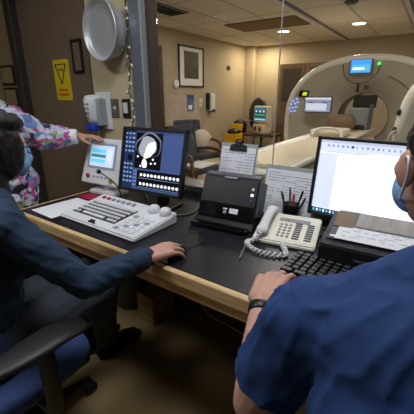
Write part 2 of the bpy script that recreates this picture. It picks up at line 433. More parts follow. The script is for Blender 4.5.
# CT control keyboard
kb = thing('control_keyboard', (-1.245, 1.0, DH), 'wide white scanner control keyboard with two round knobs left of the mouse', 'keyboard', rz=-.015)
W2, D2 = .28, .145
poly = [(-D2, 0), (-D2, .016), (-D2+.01, .022), (D2-.07, .042), (D2, .056), (D2, 0)]
def wedge(b, x0, x1, poly, m, bev=.004):
    # poly in yz, extruded along x
    T = Matrix(((0, 1, 0, 0), (1, 0, 0, 0), (0, 0, 1, 0), (0, 0, 0, 1)))
    b.prism(poly, x0, x1, m, T, bev)
b = MB(); wedge(b, -W2, W2, poly, 'white_plastic', .006); b.build('case', kb)
def kz(y): return .022+(y+D2-.01)*(.02/(2*D2-.08)) if y < D2-.07 else .042+(y-D2+.07)*.2
tl = math.atan(.02/(2*D2-.08))
def keyrow(b, y, xs, w, d, m): 
    for x in xs: b.box((x, y, kz(y)+.003), (w*.86, d*.92, .009), m, rot=Rx(tl), bev=.0015, seg=1)
b = MB(); b.box((-.075, -.012, kz(-.012)-.0005), (.33, .155, .005), 'dark_metal', rot=Rx(tl)); b.build('key_bed', kb)
b = MB()
for r in range(5):
    y = -.073+r*.0305
    if r == 0: keyrow(b, y, [-.225, -.202, .03, .053, .076], .018, .02, 'white_plastic'); keyrow(b, y, [-.085], .19, .02, 'white_plastic')
    else: keyrow(b, y, [-.228+.0225*k+.003*r for k in range(14)], .0185, .0195, 'white_plastic')
b.build('letter_keys', kb)
b = MB(); keyrow(b, -.118, [-.04, -.022], .015, .011, 'key_black'); keyrow(b, -.132, [-.04, -.022, -.004], .014, .008, 'key_black'); b.build('black_keys', kb)
for i in range(7):
    b = MB(); x = -.225+.04*i; y = .105
    b.box((x, y, kz(y)+.004), (.022, .02, .011), 'key_grey' if i > 1 else 'red', rot=Rx(.2), bev=.004); b.build('function_button', kb)
b = MB()
for i in range(4):
    for j in range(5):
        y = -.11+j*.032; b.box((.128+i*.034, y, kz(y)+.002), (.024, .02, .006), 'key_grey' if (i*3+j) % 4 == 0 else 'white_plastic', rot=Rx(tl), bev=.0015, seg=1)
b.build('pad_keys', kb)
for x in (.165, .24):
    b = MB(); b.lathe([(.026, 0), (.03, .006), (.03, .016), (.026, .028), (.016, .036), (.004, .038)], 'white_plastic', (x, .105, .046)); b.build('knob', kb)

# touch-screen unit with gooseneck microphone
tu = thing('intercom_console', (-1.655, 1.30, DH), 'white console with tilted touch screen and black gooseneck microphone', 'console', rz=.06)
b = MB(); b.prism([(-.11, -.075), (.11, -.075), (.115, .05), (.07, .085), (-.07, .085), (-.115, .05)], 0, .028, 'white_plastic', Matrix(((1, 0, 0, 0), (0, 0, 1, 0), (0, 1, 0, 0), (0, 0, 0, 1))), .006)
b.lathe([(.06, .02), (.045, .05), (.04, .10)], 'white_plastic', (0, .02, 0), n=24); b.build('foot', tu)
TU = T4(-.02, -.01, .198) @ RX4(-.30) @ Matrix.Diagonal((1.17, 1.1, 1.06, 1))
b = MB(); b.prism([(-.148, -.135), (.148, -.135), (.15, -.12), (.132, .132), (.125, .14), (-.125, .14), (-.132, .132), (-.15, -.12)], -.012, .035, 'white_plastic', TU, .006); b.build('housing', tu)
b = MB(); b.box((-.005, -.0135, .035), (.205, .003, .15), 'scr_slate'); b.box((-.005, -.0155, .035), (.175, .003, .125), 'scr_dim')
b.box((-.03, -.0175, .065), (.11, .002, .022), 'scr_cyan'); b.box((-.03, -.0175, .035), (.11, .002, .016), 'scr_teal'); b.box((-.03, -.0175, .005), (.11, .002, .02), 'scr_cyan'); b.box((.055, -.0175, .035), (.03, .002, .07), 'scr_pale')
b.build('touch_screen', tu, TU)
b = MB(); b.cyl((-.095, -.012, -.09), (-.095, -.02, -.09), .012, 'red_pen'); b.build('red_button', tu, TU)
b = MB(); b.cyl((.085, -.012, -.098), (.085, -.02, -.098), .013, 'yellow'); b.build('yellow_button', tu, TU)
b = MB()
for i in range(4): b.box((-.05+.03*i, -.0135, -.09), (.018, .004, .010), 'key_grey', bev=.001, seg=1)
b.build('small_buttons', tu, TU)
b = MB(); b.tube(smoothpts([(.16, -.06, .004), (.155, -.06, .03), (.14, -.075, .09), (.09, -.10, .14), (.055, -.115, .165)]), .0035, 'black_plastic', 8); b.sphere((.05, -.117, .168), (.014, .014, .014), 'black_plastic')
b.cyl((.16, -.06, 0), (.16, -.06, .012), .024, 'black_plastic'); b.build('gooseneck_microphone', tu)

# left monitor
def monitor(loc, w, h, yaw, tilt, label, screen, bez=.016, stand_h=None, base=.1):
    t = thing('monitor', (loc[0], loc[1], DH), label, 'monitor', rz=yaw)
    zc = loc[2]-DH; T = T4(0, 0, zc) @ RX4(-tilt)
    b = MB()
    for x in (-1, 1): b.box((x*(w-bez)/2, 0, 0), (bez, .03, h), 'black_plastic', bev=.003)
    for z in (-1, 1): b.box((0, 0, z*(h-bez)/2), (w, .03, bez), 'black_plastic', bev=.003)
    b.build('bezel', t, T)
    b = MB(); b.box((0, .014, 0), (w-.01, .03, h-.01), 'black_plastic', bev=.006); b.box((0, .04, -.01), (w*.6, .04, h*.55), 'black_plastic', bev=.015); b.build('back_shell', t, T)
    b = MB(); screen(b, w-2*bez, h-2*bez); b.build('display', t, T)
    b = MB(); b.box((0, .085, (zc+.02)/2), (.07, .03, zc+.02), 'black_plastic', bev=.006); b.box((0, .07, zc), (.09, .06, .09), 'black_plastic', bev=.01); b.build('neck', t)
    b = MB(); b.box((0, .06, .008), (.2, base*1.6, .016), 'black_plastic', bev=.006); b.build('base', t)
    return t
def rect(b, w, h, u0, v0, u1, v1, m, lift=0):
    """u from left, v from top, 0..1"""
    b.box(((u0+u1)/2*w-w/2, -.004-lift, h/2-(v0+v1)/2*h), ((u1-u0)*w, .0016, (v1-v0)*h), m)
def ellp(b, w, h, u, v, ru, rv, m, lift, rot=0, ring=None):
    n = 28; P = []
    for k in range(n):
        a = 2*PI*k/n; rr = 1+.06*math.sin(3*a+u*9)+.04*math.sin(5*a)
        x = ru*math.cos(a)*rr; y = rv*math.sin(a)*rr
        P.append(((u-.5)*w+(x*math.cos(rot)-y*math.sin(rot))*w, (.5-v)*h+(x*math.sin(rot)+y*math.cos(rot))*w))
    b.prism(P, -.0048-lift, -.004-lift, m)
def scr_ct(b, w, h):
    rect(b, w, h, 0, 0, 1, 1, 'scr_blue')
    rect(b, w, h, .0, .0, .19, 1, 'scr_navy', .001)
    rect(b, w, h, .20, .03, .66, .64, 'scr_black', .001)
    # axial slice
    ellp(b, w, h, .43, .235, .222, .172, 'scr_slate', .002, .1)
    ellp(b, w, h, .43, .25, .21, .155, 'scr_black', .0028, .1)
    ellp(b, w, h, .415, .265, .155, .14, 'scr_tissue', .0036, .5)
    ellp(b, w, h, .475, .30, .075, .115, 'scr_bone', .0044, -.55); ellp(b, w, h, .42, .40, .06, .045, 'scr_bone', .0044, .6)
    ellp(b, w, h, .385, .55, .045, .065, 'scr_bone', .0036, .2)
    for u, v in ((.26, .44), (.53, .47), (.50, .54), (.57, .53), (.32, .60)): ellp(b, w, h, u, v, .016, .014, 'scr_bone', .0036)
    rect(b, w, h, .27, .67, 1.0, .97, 'scr_black', .001)
    for r in range(2):
        for i in range(11):
            ellp(b, w, h, .345+.062*i, .745+.155*r, .021, .022, 'scr_bone', .002, .8)
        rect(b, w, h, .3, .80+.155*r, .99, .806+.155*r, 'scr_line', .002)
    rnd = random.Random(3)
    for i in range(12):
        v = .04+.075*i
        if 4 < i < 7: continue
        for c in range(3): rect(b, w, h, .015+.06*c, v, .015+.06*c+rnd.uniform(.02, .045), v+.03, 'scr_line' if rnd.random() < .6 else 'scr_grey', .002)
    rect(b, w, h, .08, .42, .15, .52, 'scr_black', .002)
    for i in range(5):
        for c in range(2): rect(b, w, h, .2+.035*c, .68+.06*i, .2+.035*c+.02, .70+.06*i, 'scr_line', .002)
monitor((-1.195, 1.225, 1.018), .415, .345, .10, .25, 'black monitor showing a scan slice of a heart, left of the scanner', scr_ct, .017)

# cables by the left monitor and mouse
b = MB(); b.tube(smoothpts([(-1.50, 1.45, DH+.006), (-1.36, 1.34, DH+.006), (-1.2, 1.22, DH+.005), (-1.05, 1.2, DH+.005), (-.98, 1.28, DH+.005), (-1.02, 1.42, DH+.006)]), .005, 'grey_plastic', 8)
tag(b.build('monitor_cable'), 'grey cable looped over the desk below the left monitor', 'cable')
ms = thing('computer_mouse', (-.742, .875, DH), "black mouse under the hand of the woman in navy", 'mouse', rz=.1)
b = MB(); rs = []
for k in range(9):
    t = k/8; y = -.052+.104*t; w = .03*math.sin(PI*min(.97, max(.06, t*.94+.03)))**.45; hh = .034*math.sin(PI*min(.96, max(.05, .08+t*.84)))**.6
    rs.append([(w*math.cos(a), y, hh*math.sin(a)) for a in [PI*j/12 for j in range(13)]])
b.rings(rs, 'black_gloss'); b.build('shell', ms)
b = MB(); b.cyl((-.004, .025, .03), (.004, .025, .03), .008, 'grey_plastic', 14); b.build('scroll_wheel', ms)
b = MB(); b.tube(smoothpts([(0, .05, .012), (.01, .1, .005), (.04, .16, .004), (-.01, .22, .004), (-.09, .23, .004), (-.12, .30, .004)]), .002, 'black_plastic', 6); b.build('cable', ms)

# document scanner
sc = thing('document_scanner', (-.765, 1.30, DH), 'black upright sheet scanner with small white sticker on its front', 'scanner', rz=.10)
b = MB(); wedge(b, -.155, .155, [(-.09, 0), (-.09, .012), (-.06, .03), (.10, .045), (.10, 0)], 'black_plastic', .004); b.build('base', sc)
b = MB(); wedge(b, -.148, .148, [(-.055, .028), (.035, .215), (.085, .215), (.11, .16), (.10, .035)], 'black_plastic', .006); b.build('body', sc)
# front faces: lower gloss band and upper matt cover lie on the sloping face
sl_ = math.atan2(.187, .09)
def onface(s, off): # s along the slope from the bottom
    return V((0, -.055+s*math.cos(sl_)-off*math.sin(sl_), .028+s*math.sin(sl_)+off*math.cos(sl_)))
RF = Rx(sl_)
b = MB(); p = onface(.04, .002); b.box(p, (.286, .068, .006), 'black_gloss', rot=RF, bev=.002); b.build('lower_panel', sc)
b = MB(); p = onface(.142, .003); b.box(p, (.29, .13, .008), 'black_plastic', rot=RF, bev=.003); b.build('front_cover', sc)
b = MB(); b.box(onface(.048, .0055), (.045, .024, .001), 'paper', rot=RF); 
q = b; q.mats; o = b.build('sticker', sc); o.location = (.045, 0, 0)
b = MB(); b.box(onface(.055, .0055), (.022, .006, .001), 'paper', rot=RF); b.box(onface(.04, .0055), (.016, .016, .001), 'key_grey', rot=RF); o = b.build('logo', sc)
for i, k in enumerate(('white_plastic', 'led_white', 'blue_card')):
    b = MB(); b.box(onface(.165-.028*i, .008), (.013, .013, .004), k, rot=RF, bev=.001); o = b.build('button', sc); o.location = (.122, 0, 0)
b = MB(); b.box((0, .055, .222), (.29, .045, .018), 'grey_plastic', rot=Rx(.1), bev=.005); b.box((0, .03, .218), (.07, .02, .01), 'key_grey', bev=.003); b.build('feed_slot', sc)
b = MB(); b.box((0, -.10, .012), (.29, .07, .014), 'black_gloss', rot=Rx(-.1), bev=.004); b.build('output_tray', sc)
b = MB()
b.box((.152, .045, .12), (.012, .09, .17), 'grey_plastic', rot=Rx(-.35), bev=.004); b.build('side_cover', sc)

# clipboards with sheets
def clipboard(loc, w, h, lean, yaw, label, slabel, clipcol, seed, lines, black_spine=False, base=DH):
    t = thing('clipboard', loc, label, 'clipboard', rz=yaw)
    T = T4(0, 0, h/2*math.cos(lean)+.003) @ RX4(-lean)
    b = MB(); b.box((0, .003, 0), (w, .004, h), 'clear_grey', bev=.001); b.build('board', t, T)
    if clipcol:
        b = MB(); b.prism([(-.052, h/2-.038), (.052, h/2-.038), (.045, h/2-.012), (.02, h/2-.002), (-.02, h/2-.002), (-.045, h/2-.012)], -.016, .0, clipcol, None, .003)
        b.box((0, -.012, h/2-.005), (.03, .018, .03), clipcol, bev=.004); b.tube([(-.02, -.012, h/2+.002), (-.016, -.012, h/2+.018), (.016, -.012, h/2+.018), (.02, -.012, h/2+.002)], .004, clipcol, 8); b.build('clip', t, T)
    s = MB(); s.box((0, -.002, -.008), (w*.93, .003, h*.9), 'paper_lilac')
    R = Rz(yaw).to_4x4(); o = s.build('printed_sheet', None, T4(*loc) @ R @ T); tag(o, slabel, 'paper')
    r = random.Random(seed); q = MB()
    for i in range(lines):
        z = h*(.36-.78*i/lines); x = -w*.43
        while x < w*.38:
            l = r.uniform(.02, .07)*1.3
            if r.random() < .8: q.box((min(x+l/2, w*.4), -.0041, z), (l, .0008, .0035), 'ink')
            x += l+.008
    for u in (-.3, .1, .3): q.box((w*u, -.0041, -.02), (.0012, .0008, h*.7), 'ink')
    q.build('print', o, T4(*loc) @ R @ T)
    return t
clipboard((-.84, 1.50, DH+.09), .215, .272, .27, .06, 'clear clipboard with a black clip standing behind the sheet scanner', 'printed form held by the black clip behind the sheet scanner', 'black_plastic', 4, 14)
b = MB(); b.box((-.825, 1.517, DH+.215), (.036, .012, .10), 'grey_plastic', rot=Ry(-.12) @ Rx(-.27), bev=.004); b.box((-.836, 1.512, DH+.045), (.22, .06, .09), 'black_plastic', bev=.004)
tag(b.build('paper_rest'), 'dark paper rest rising behind the sheet scanner in front of the clipped form', 'stand')
clipboard((-.545, 1.525, DH), .285, .265, .27, -.0, 'wide clear board leaning on the glass behind the pen cup', 'wide printed chart leaning on the glass behind the pen cup', None, 5, 15)

# telephone
ph = thing('desk_phone', (-.448, 1.285, DH), 'ivory desk telephone with handset on the left and rows of keys', 'telephone', rz=.16)
PW, PD = .14, .13
b = MB(); wedge(b, -.135, .135, [(-.125, 0), (-.125, .022), (-.115, .032), (.07, .078), (.11, .086), (.125, .078), (.125, 0)], 'ivory_plastic', .006); b.build('base', ph)
pt = math.atan(.046/.185)
def pz(y): return .032+(y+.115)*.046/.185
b = MB()
for r in range(5):
    for c in range(3): y = -.085+r*.024; b.box((-.032+c*.021, y, pz(y)+.003), (.013, .012, .007), 'key_grey', rot=Rx(pt), bev=.002, seg=1)
b.build('dial_keys', ph)
for cx in (.045, .098):
    b = MB()
    for r in range(8): y = -.09+r*.0175; b.box((cx, y, pz(y)+.002), (.03, .009, .005), 'grey_plastic', rot=Rx(pt), bev=.001, seg=1)
    b.build('line_keys', ph)
b = MB(); y = .055; b.box((.02, y, pz(y)+.001), (.14, .03, .004), 'key_grey', rot=Rx(pt), bev=.001); b.build('display', ph)
b = MB(); b.box((-.01, .052, pz(.052)+.003), (.008, .008, .005), 'red_pen', rot=Rx(pt)); b.build('lamp', ph)
b = MB(); rs = []
for k in range(15):
    t = k/14; y = -.115+.225*t; e = abs(2*t-1); w = .021+.009*max(0, (e-.55)/.45) - (.008 if k in (0, 14) else 0); d = .014+.010*max(0, (e-.6)/.4)-(.006 if k in (0, 14) else 0)
    z = pz(y)+.020+.016*(1-e**2)
    rs.append([(-.098+w*math.copysign(abs(math.cos(a))**.7, math.cos(a)), y, z+d*math.copysign(abs(math.sin(a))**.7, math.sin(a))) for a in [2*PI*j/16 for j in range(16)]])
b.rings(rs, 'cord_white'); hs = b.build('handset', ph)
b = MB(); core = smoothpts([(-.10, -.115, .05), (-.125, -.15, .02), (-.145, -.16, .012), (-.135, -.195, .012), (-.09, -.235, .012), (-.03, -.245, .012), (.03, -.225, .012), (.02, -.17, .012), (-.0, -.126, .014)], 24)
hel = []
for i, p in enumerate(core):
    d = (core[min(i+1, len(core)-1)]-core[max(i-1, 0)]).normalized(); u = d.cross(V((0, 0, 1))).normalized(); w = u.cross(d)
    for k in range(2):
        a = (i*2+k)*.42; hel.append(p+(u*math.cos(a)+w*math.sin(a))*.009)
b.tube(hel, .0048, 'cord_white', 6); b.build('coiled_cord', ph)
ph.scale = (.96, .86, .85)

# pen cup and pens
cup = (-.503, 1.455)
b = MB(); b.lathe([(.036, 0), (.04, .1), (.041, .102), (.038, .102), (.034, .004)], 'black_plastic', (cup[0], cup[1], DH)); tag(b.build('pen_cup'), 'black pen cup full of pens behind the ivory telephone', 'pen cup')
for i, (dx, dy, tx, ty, l, m, lb) in enumerate([(-.02, 0, -.03, .01, .155, 'black_plastic', 'black pen leaning leftmost in the pen cup'), (-.008, .01, -.012, .02, .17, 'grey_plastic', 'tall grey pen at the back of the pen cup'),
        (.006, -.008, .006, -.006, .15, 'red_pen', 'red pen in the middle of the pen cup'), (.014, .006, .02, .02, .165, 'black_gloss', 'glossy black pen right of the red pen in the cup'), (.02, -.006, .036, -.004, .15, 'dark_metal', 'dark metal pen leaning rightmost in the pen cup')]):
    a = V((cup[0]+dx*.6, cup[1]+dy*.6, DH+.006)); d = V((tx, ty, l)).normalized(); d = V((tx*1.7, ty*1.5, l)).normalized(); t = thing('pen', a, lb, 'pen', group='pens in the cup')
    b = MB(); b.tube([(0, 0, 0), d*.01, d*(l-.01), d*l], [.002, .0045, .0045, .003], m, 10); b.build('barrel', t)
    b = MB(); s = d.orthogonal().normalized()*.006; b.tube([d*(l-.005)+s, d*(l-.045)+s], .0014, 'bright_metal' if i != 2 else 'red_pen', 6); b.build('clip', t)
t = thing('pen', (-.545, 1.05, DH), 'slim silver pen lying loose on the black desk left of the phone cord', 'pen', rz=.32)
b = MB(); b.tube([(0, -.07, .005), (0, -.06, .005), (0, .06, .005), (0, .07, .005)], [.0012, .0045, .0045, .003], 'plate_steel', 10); b.build('barrel', t)
b = MB(); b.box((0, .045, .0105), (.0025, .04, .0012), 'bright_metal'); b.build('clip', t)

# black keyboard
k2 = thing('keyboard', (-.135, 1.045, DH), 'black computer keyboard on the desk in front of the right monitor', 'keyboard', rz=-.02)
b = MB(); wedge(b, -.225, .225, [(-.08, 0), (-.08, .012), (.08, .022), (.08, 0)], 'black_plastic', .004); b.build('case', k2)
for r in range(6):
    for c in range(15 if r else 9):
        y = -.064+r*.0255; w = .0155
        if r == 0: x = -.20+c*.048; w = .04
        else: x = -.207+c*.0285+.002*r; w = .0225
        b = MB(); b.box((x, y, .0195+(y+.08)*.0625), (w, .0205, .009), 'key_black', bev=.002, seg=1); o = b.build('key', k2)

# right flat scanner / printer with papers
pr = thing('flatbed_scanner', (-.03, 1.285, DH), 'low black desktop scanner with papers on its lid below the right monitor', 'scanner', rz=.05)
b = MB(); wedge(b, -.25, .30, [(-.15, 0), (-.145, .082), (-.12, .088), (.13, .125), (.14, .12), (.14, 0)], 'black_plastic', .005); b.build('body', pr)
LT = math.atan(.037/.25)
b = MB(); b.box((.025, .015, .113), (.51, .23, .006), 'black_gloss', rot=Rx(LT), bev=.002); b.build('lid', pr)
b = MB(); b.box((-.215, -.09, .0965), (.035, .03, .006), 'grey_plastic', rot=Rx(LT), bev=.002); b.box((-.215, -.09, .1), (.02, .014, .002), 'paper', rot=Rx(LT)); b.build('control_panel', pr)
b = MB(); b.box((-.08, -.1495, .045), (.09, .002, .008), 'grey_plastic'); b.build('logo', pr)
LM = pr.location
def lid_sheet(cx, cy_, w, h, rz, lb, mt, lift, lines, seed):
    z = .113+.0035+.148*(cy_-.015)+lift
    T = T4(LM.x, LM.y, LM.z) @ Rz(.05).to_4x4() @ T4(cx, cy_, z) @ RX4(LT) @ Rz(rz).to_4x4()
    b = MB(); b.box((0, 0, 0), (w, h, .001), mt); o = b.build('printed_sheet', None, T); tag(o, lb, 'paper')
    r = random.Random(seed); q = MB()
    for i in range(lines):
        y = h*(.4-.8*i/lines); x = -w*.46
        while x < w*.42:
            l = r.uniform(.012, .04)
            if r.random() < .7: q.box((x+l/2, y, .0008), (l, .003, .0006), 'key_grey')
            x += l+.01
    q.build('print', o, T)
lid_sheet(.035, -.055, .48, .10, 0, 'long printed white strip along the front of the scanner lid', 'paper', .0, 5, 2)
dm('lid_reflection', rgb(128, 120, 110), .2, var=.5, scale=7, stretch=(5, 1, 1))  # reflections on the lid plate, painted as grey streaks
lid_sheet(.055, .065, .41, .115, 0, 'grey streaked reflection painted at the back of the scanner lid', M['lid_reflection'], .0, 0, 2)
dm('tan_card', rgb(120, 98, 74), .6)
lid_sheet(-.195, .05, .07, .13, .05, 'narrow brown card at the left of the scanner lid', M['tan_card'], .0012, 0, 2)

# right monitor
def scr_doc(b, w, h):
    rect(b, w, h, 0, 0, 1, 1, 'scr_white')
    rect(b, w, h, 0, 0, 1, .03, 'scr_pale', .0004); rect(b, w, h, 0, .03, 1, .13, 'scr_pale', .0006)
    rect(b, w, h, .0, .13, .42, .155, 'scr_pale', .0006)
    rnd = random.Random(5)
    for i in range(22): rect(b, w, h, .06+.04*i, .055, .06+.04*i+rnd.uniform(.01, .022), .085, 'scr_grey' if i != 5 else 'scr_navy', .001)
    for i in range(12): rect(b, w, h, .03+.03*i, .15, .03+.03*i+.018, .16, 'scr_grey', .001)
    rect(b, w, h, .0, .17, .16, .93, 'scr_pale', .0003); rect(b, w, h, .17, .9, 1, .905, 'scr_grey', .0006)
    for i in range(16): rect(b, w, h, .20, .2+.04*i, .20+.02, .206+.04*i, 'scr_pale', .0006)
    rect(b, w, h, .52, .215, .60, .222, 'scr_grey', .0006)
    rect(b, w, h, 0, .935, 1, 1, 'scr_navy', .0008); rect(b, w, h, .3, .937, 1, .96, 'scr_bluebar', .001)
    for i in range(7): rect(b, w, h, .015+.03*i, .95, .03+.03*i, .985, 'scr_white' if i % 2 else 'scr_cyan', .0014)
monitor((-.155, 1.475, .997), .535, .36, -.065, .125, 'black widescreen monitor showing a bright white document, at the right', scr_doc, .015)
# cables behind right monitor
b = MB(); b.tube(smoothpts([(-.33, 1.47, DH+.006), (-.36, 1.42, DH+.006), (-.33, 1.36, DH+.006), (-.31, 1.45, DH+.006)]), .004, 'black_plastic', 8)
tag(b.build('monitor_cable'), 'black cable on the desk between the telephone and the right monitor', 'cable')

# ------------------------------------------------------------------ scan room
gt = thing('ct_scanner', (-.93, 5.2, 0), 'huge pale ring shaped scanner gantry beyond the glass', 'ct scanner')
NA = 96; CB = 1.02; RB = .36
def outline(a, hw, ht, zc):
    c, s = math.cos(a), math.sin(a)
    if s >= 0:
        e = 2.25; r = 1/((abs(c)/hw)**e+(abs(s)/ht)**e)**(1/e)
    else:
        e = 3.2; r = 1/((abs(c)/hw)**e+(abs(s)/(CB-.03))**e)**(1/e)
    return r*c, CB+r*s
def gr(f, y, grow=0):
    out = []
    for k in range(NA):
        a = 2*PI*k/NA; ox, oz = outline(a, 1.12+grow, .86+grow, CB); bx_, bz = RB*math.cos(a), CB+RB*math.sin(a)
        out.append((bx_+(ox-bx_)*f, y, bz+(oz-bz)*f))
    return out
b = MB(); b.rings([gr(1, .84, -.10), gr(1, .8, -.02), gr(1, .70), gr(1, .08), gr(1, .06)], 'gantry', cap=False); b.build('shell', gt)
b = MB(); b.rings([gr(1, .16, .003), gr(1, .04, 0), gr(1, .0, -.025), gr(1, -.012, -.06), gr(1, .004, -.085)], 'gantry_rim', cap=False); b.build('rim', gt)
b = MB(); b.rings([gr(1, .006, -.083), gr(.8, .02), gr(.55, .05), gr(.35, .11), gr(.15, .19), gr(.0, .28)], 'gantry', cap=False); b.build('front_cover', gt)
b = MB(); b.rings([gr(0, .28), gr(-.02, .33), gr(-.02, .6), gr(.02, .84)], 'bore', cap=False); b.build('bore', gt)
b = MB(); b.box((0, .42, .02), (1.9, .7, .04), 'table_dark'); b.build('plinth', gt)
b = MB(); b.rings([gr(1, .84, -.10), gr(.5, .86), gr(.02, .84)], 'gantry', cap=False); b.build('rear_cover', gt)
# display in the top of the gantry
b = MB(); b.box((-.06, .0, 1.725), (.30, .02, .20), 'frame_grey', bev=.008); dsp = b.build('display_frame', gt)
b = MB(); b.box((-.06, -.0115, 1.725), (.255, .003, .165), 'scr_sky'); b.box((-.06, -.0135, 1.70), (.235, .002, .09), 'scr_cyan'); b.box((-.085, -.0155, 1.695), (.15, .002, .03), 'scr_white'); b.build('display_screen', dsp)
b = MB(); b.tube([(-.06+.24*math.cos(a), .01, 1.76+.26*math.sin(a)) for a in [PI+PI*k/20 for k in range(21)]], .006, 'table_dark', 6); b.build('seam_arc', gt)
b = MB(); b.tube([(.10+.62*math.cos(a), .012, 1.0+.62*math.sin(a)) for a in [.15+1.1*k/16 for k in range(17)]], .005, 'table_dark', 6); b.build('seam_arc', gt)
b = MB(); b.cyl((.165, .005, 1.75), (.165, -.008, 1.75), .022, 'led_green'); b.build('green_light', gt)
b = MB(); b.prism([(-.085, -.04), (.06, -.05), (.085, .045), (-.055, .05)], -.005, .03, 'black_gloss', T4(-.83, .0, 1.37)); b.prism([(-.02, -.025), (.045, -.03), (.06, .02), (.0, .025)], -.008, .0, 'scr_lime', T4(-.83, -.0, 1.37)); b.build('status_light', gt)
for i, (x, z) in enumerate([(0, 0), (.05, .03), (-.03, -.05), (.03, -.04), (.07, -.02), (-.05, -.11), (.0, -.10), (.05, -.09), (-.02, -.16), (.035, -.15)]):
    b = MB(); b.cyl((-.985+x, .02, 1.26+z), (-.985+x, -.006, 1.26+z), .0135, 'scr_dot', 10); b.build('indicator_light', gt)
b = MB(); b.box((-.08, .1, CB+RB+.06), (.03, .04, .11), 'sign_black', bev=.004); b.box((.03, .1, CB+RB+.07), (.07, .02, .07), 'brown_panel', bev=.004); b.build('camera', gt)
# small monitor at the left of the gantry
t = thing('wall_monitor', (-1.47, 5.02, 1.215), 'small pale blue screen on an arm at the left of the scanner ring', 'monitor')
b = MB(); b.box((0, 0, 0), (.40, .035, .225), 'black_plastic', bev=.008); b.build('case', t)
b = MB(); b.box((0, -.019, 0), (.375, .003, .20), 'scr_grey'); b.box((0, -.021, .085), (.375, .002, .03), 'scr_pale'); b.box((-.02, -.021, -.03), (.3, .002, .1), 'scr_pale')
b.box((.1, -.023, .03), (.08, .002, .012), 'scr_navy'); b.box((-.1, -.023, .03), (.08, .002, .012), 'scr_navy'); b.build('screen', t)
b = MB(); b.tube([(0, .02, -.05), (0, .1, -.1), (.02, .22, -.12)], .02, 'white_plastic'); b.build('arm', t)
# patient table
pt_ = thing('patient_table', (-.93, 2.3, 0), 'long beige patient table running from the window into the scanner ring', 'patient table')
b = MB(); b.box((0, 1.1, .36), (.52, 1.7, .62), 'table_beige', bev=.04, seg=3); b.box((0, 1.1, .03), (.56, 1.9, .06), 'table_dark', bev=.01); b.build('pedestal', pt_)
b = MB(); b.box((0, 1.08, .765), (.60, 3.0, .12), 'table_beige', bev=.02, seg=3); b.build('carriage', pt_)
b = MB(); b.box((-.302, 1.08, .765), (.006, 2.9, .025), 'table_dark'); b.box((.302, 1.08, .765), (.006, 2.9, .025), 'table_dark'); b.build('rail_groove', pt_)
rs = []
for y in (-.42, -.40, 3.2, 3.22):
    ins = .02 if y in (-.42, 3.22) else 0
    up = [(-.255+ins+(.51-2*ins)*k/12, 0.875-ins*.3+.05*((k-6)/6)**2) for k in range(13)]
    dn = [(x, z-.03-.02*(1-abs(x)/.255)) for x, z in up[::-1]]
    rs.append([(x, y, z) for x, z in up+dn])
b = MB(); b.rings(rs, 'gantry_rim'); b.build('cradle', pt_)
b = MB(); b.box((0, 1.1, .892), (.40, 2.8, .03), 'table_beige', bev=.012, seg=3); b.build('mattress_pad', pt_)
b = MB(); b.box((.0, 2.75, .93), (.3, .42, .07), 'black_cloth', bev=.03, seg=3); b.build('head_rest', pt_)
def folded(name, c, d, m, lb, cat, rz=0):
    b = MB(); b.box((0, 0, d[2]/2), d, m, bev=min(d)*.4, seg=3); o = b.build(name); o.location = c; o.rotation_euler = (0, 0, rz); tag(o, lb, cat); return o
folded('foam_wedge', (-1.02, 4.6, .908), (.34, .36, .2), 'tan_card', 'brown foam wedge on the patient table at the mouth of the scanner ring', 'cushion', .1)
folded('folded_blanket', (-.98, 3.95, .908), (.38, .42, .075), 'pillow', 'pale folded blanket on the patient table just before the scanner ring', 'blanket', .05)
b = MB(); b.tube(smoothpts([(-1.09, 3.62, .925), (-1.07, 3.68, .98), (-.95, 3.71, 1.01), (-.83, 3.71, .99), (-.78, 3.64, .925)]), .014, 'cord_white', 8); tag(b.build('white_hose'), 'white hose arching over the patient table in front of the pale blanket', 'hose')
t = thing('arm_support', (-.87, 4.95, .908), 'black slab cushion on a pale stand inside the scanner ring', 'cushion')
b = MB(); b.box((.04, 0, .36), (.29, .08, .17), 'black_cloth', bev=.025, seg=3); b.build('pad', t)
b = MB(); b.box((.0, .0, .14), (.3, .1, .28), 'key_grey', bev=.02); b.build('stand', t)
b = MB(); b.box((.145, -.06, .15), (.05, .02, .36), 'grey_plastic', bev=.006); b.build('strap', t)
# contrast injector
ij = thing('contrast_injector', (-.24, 3.6, 0), 'tall white injector on a wheeled stand right of the patient table', 'injector')
b = MB(); b.tube([(0, 0, .06), (0, 0, .95)], .025, 'white_plastic', 14); b.build('column', ij)
b = MB()
for k in range(4): a = PI/4+PI/2*k; b.tube([(0, 0, .08), (.26*math.cos(a), .26*math.sin(a), .06)], [.024, .016], 'white_plastic', 10)
bs = b.build('base', ij)
for k in range(4): a = PI/4+PI/2*k; b = MB(); b.sphere((.26*math.cos(a), .26*math.sin(a), .03), .03, 'black_plastic', 12, 8); b.build('castor', bs)
b = MB()
rs = []
for z, w, d, ox in [(.86, .04, .05, -.005), (.9, .07, .08, 0), (1.1, .085, .09, .01), (1.3, .08, .09, .035), (1.42, .06, .07, .06), (1.47, .03, .04, .075)]:
    rs.append([(ox+w*math.cos(a), d*math.sin(a), z) for a in [2*PI*k/20 for k in range(20)]])
b.rings(rs, 'gantry_rim'); hd = b.build('head', ij)
for z, x in ((1.2, -.05), (1.04, -.06)): b = MB(); b.sphere((x, -.05, z), (.022, .03, .03), 'sign_black', 14, 8); b.build('syringe_port', hd)
b = MB(); b.tube(smoothpts([(-.05, -.07, 1.04), (-.09, -.08, .98), (-.08, -.06, .88), (-.03, -.03, .8)]), .012, 'white_plastic', 8); b.build('syringe', hd)
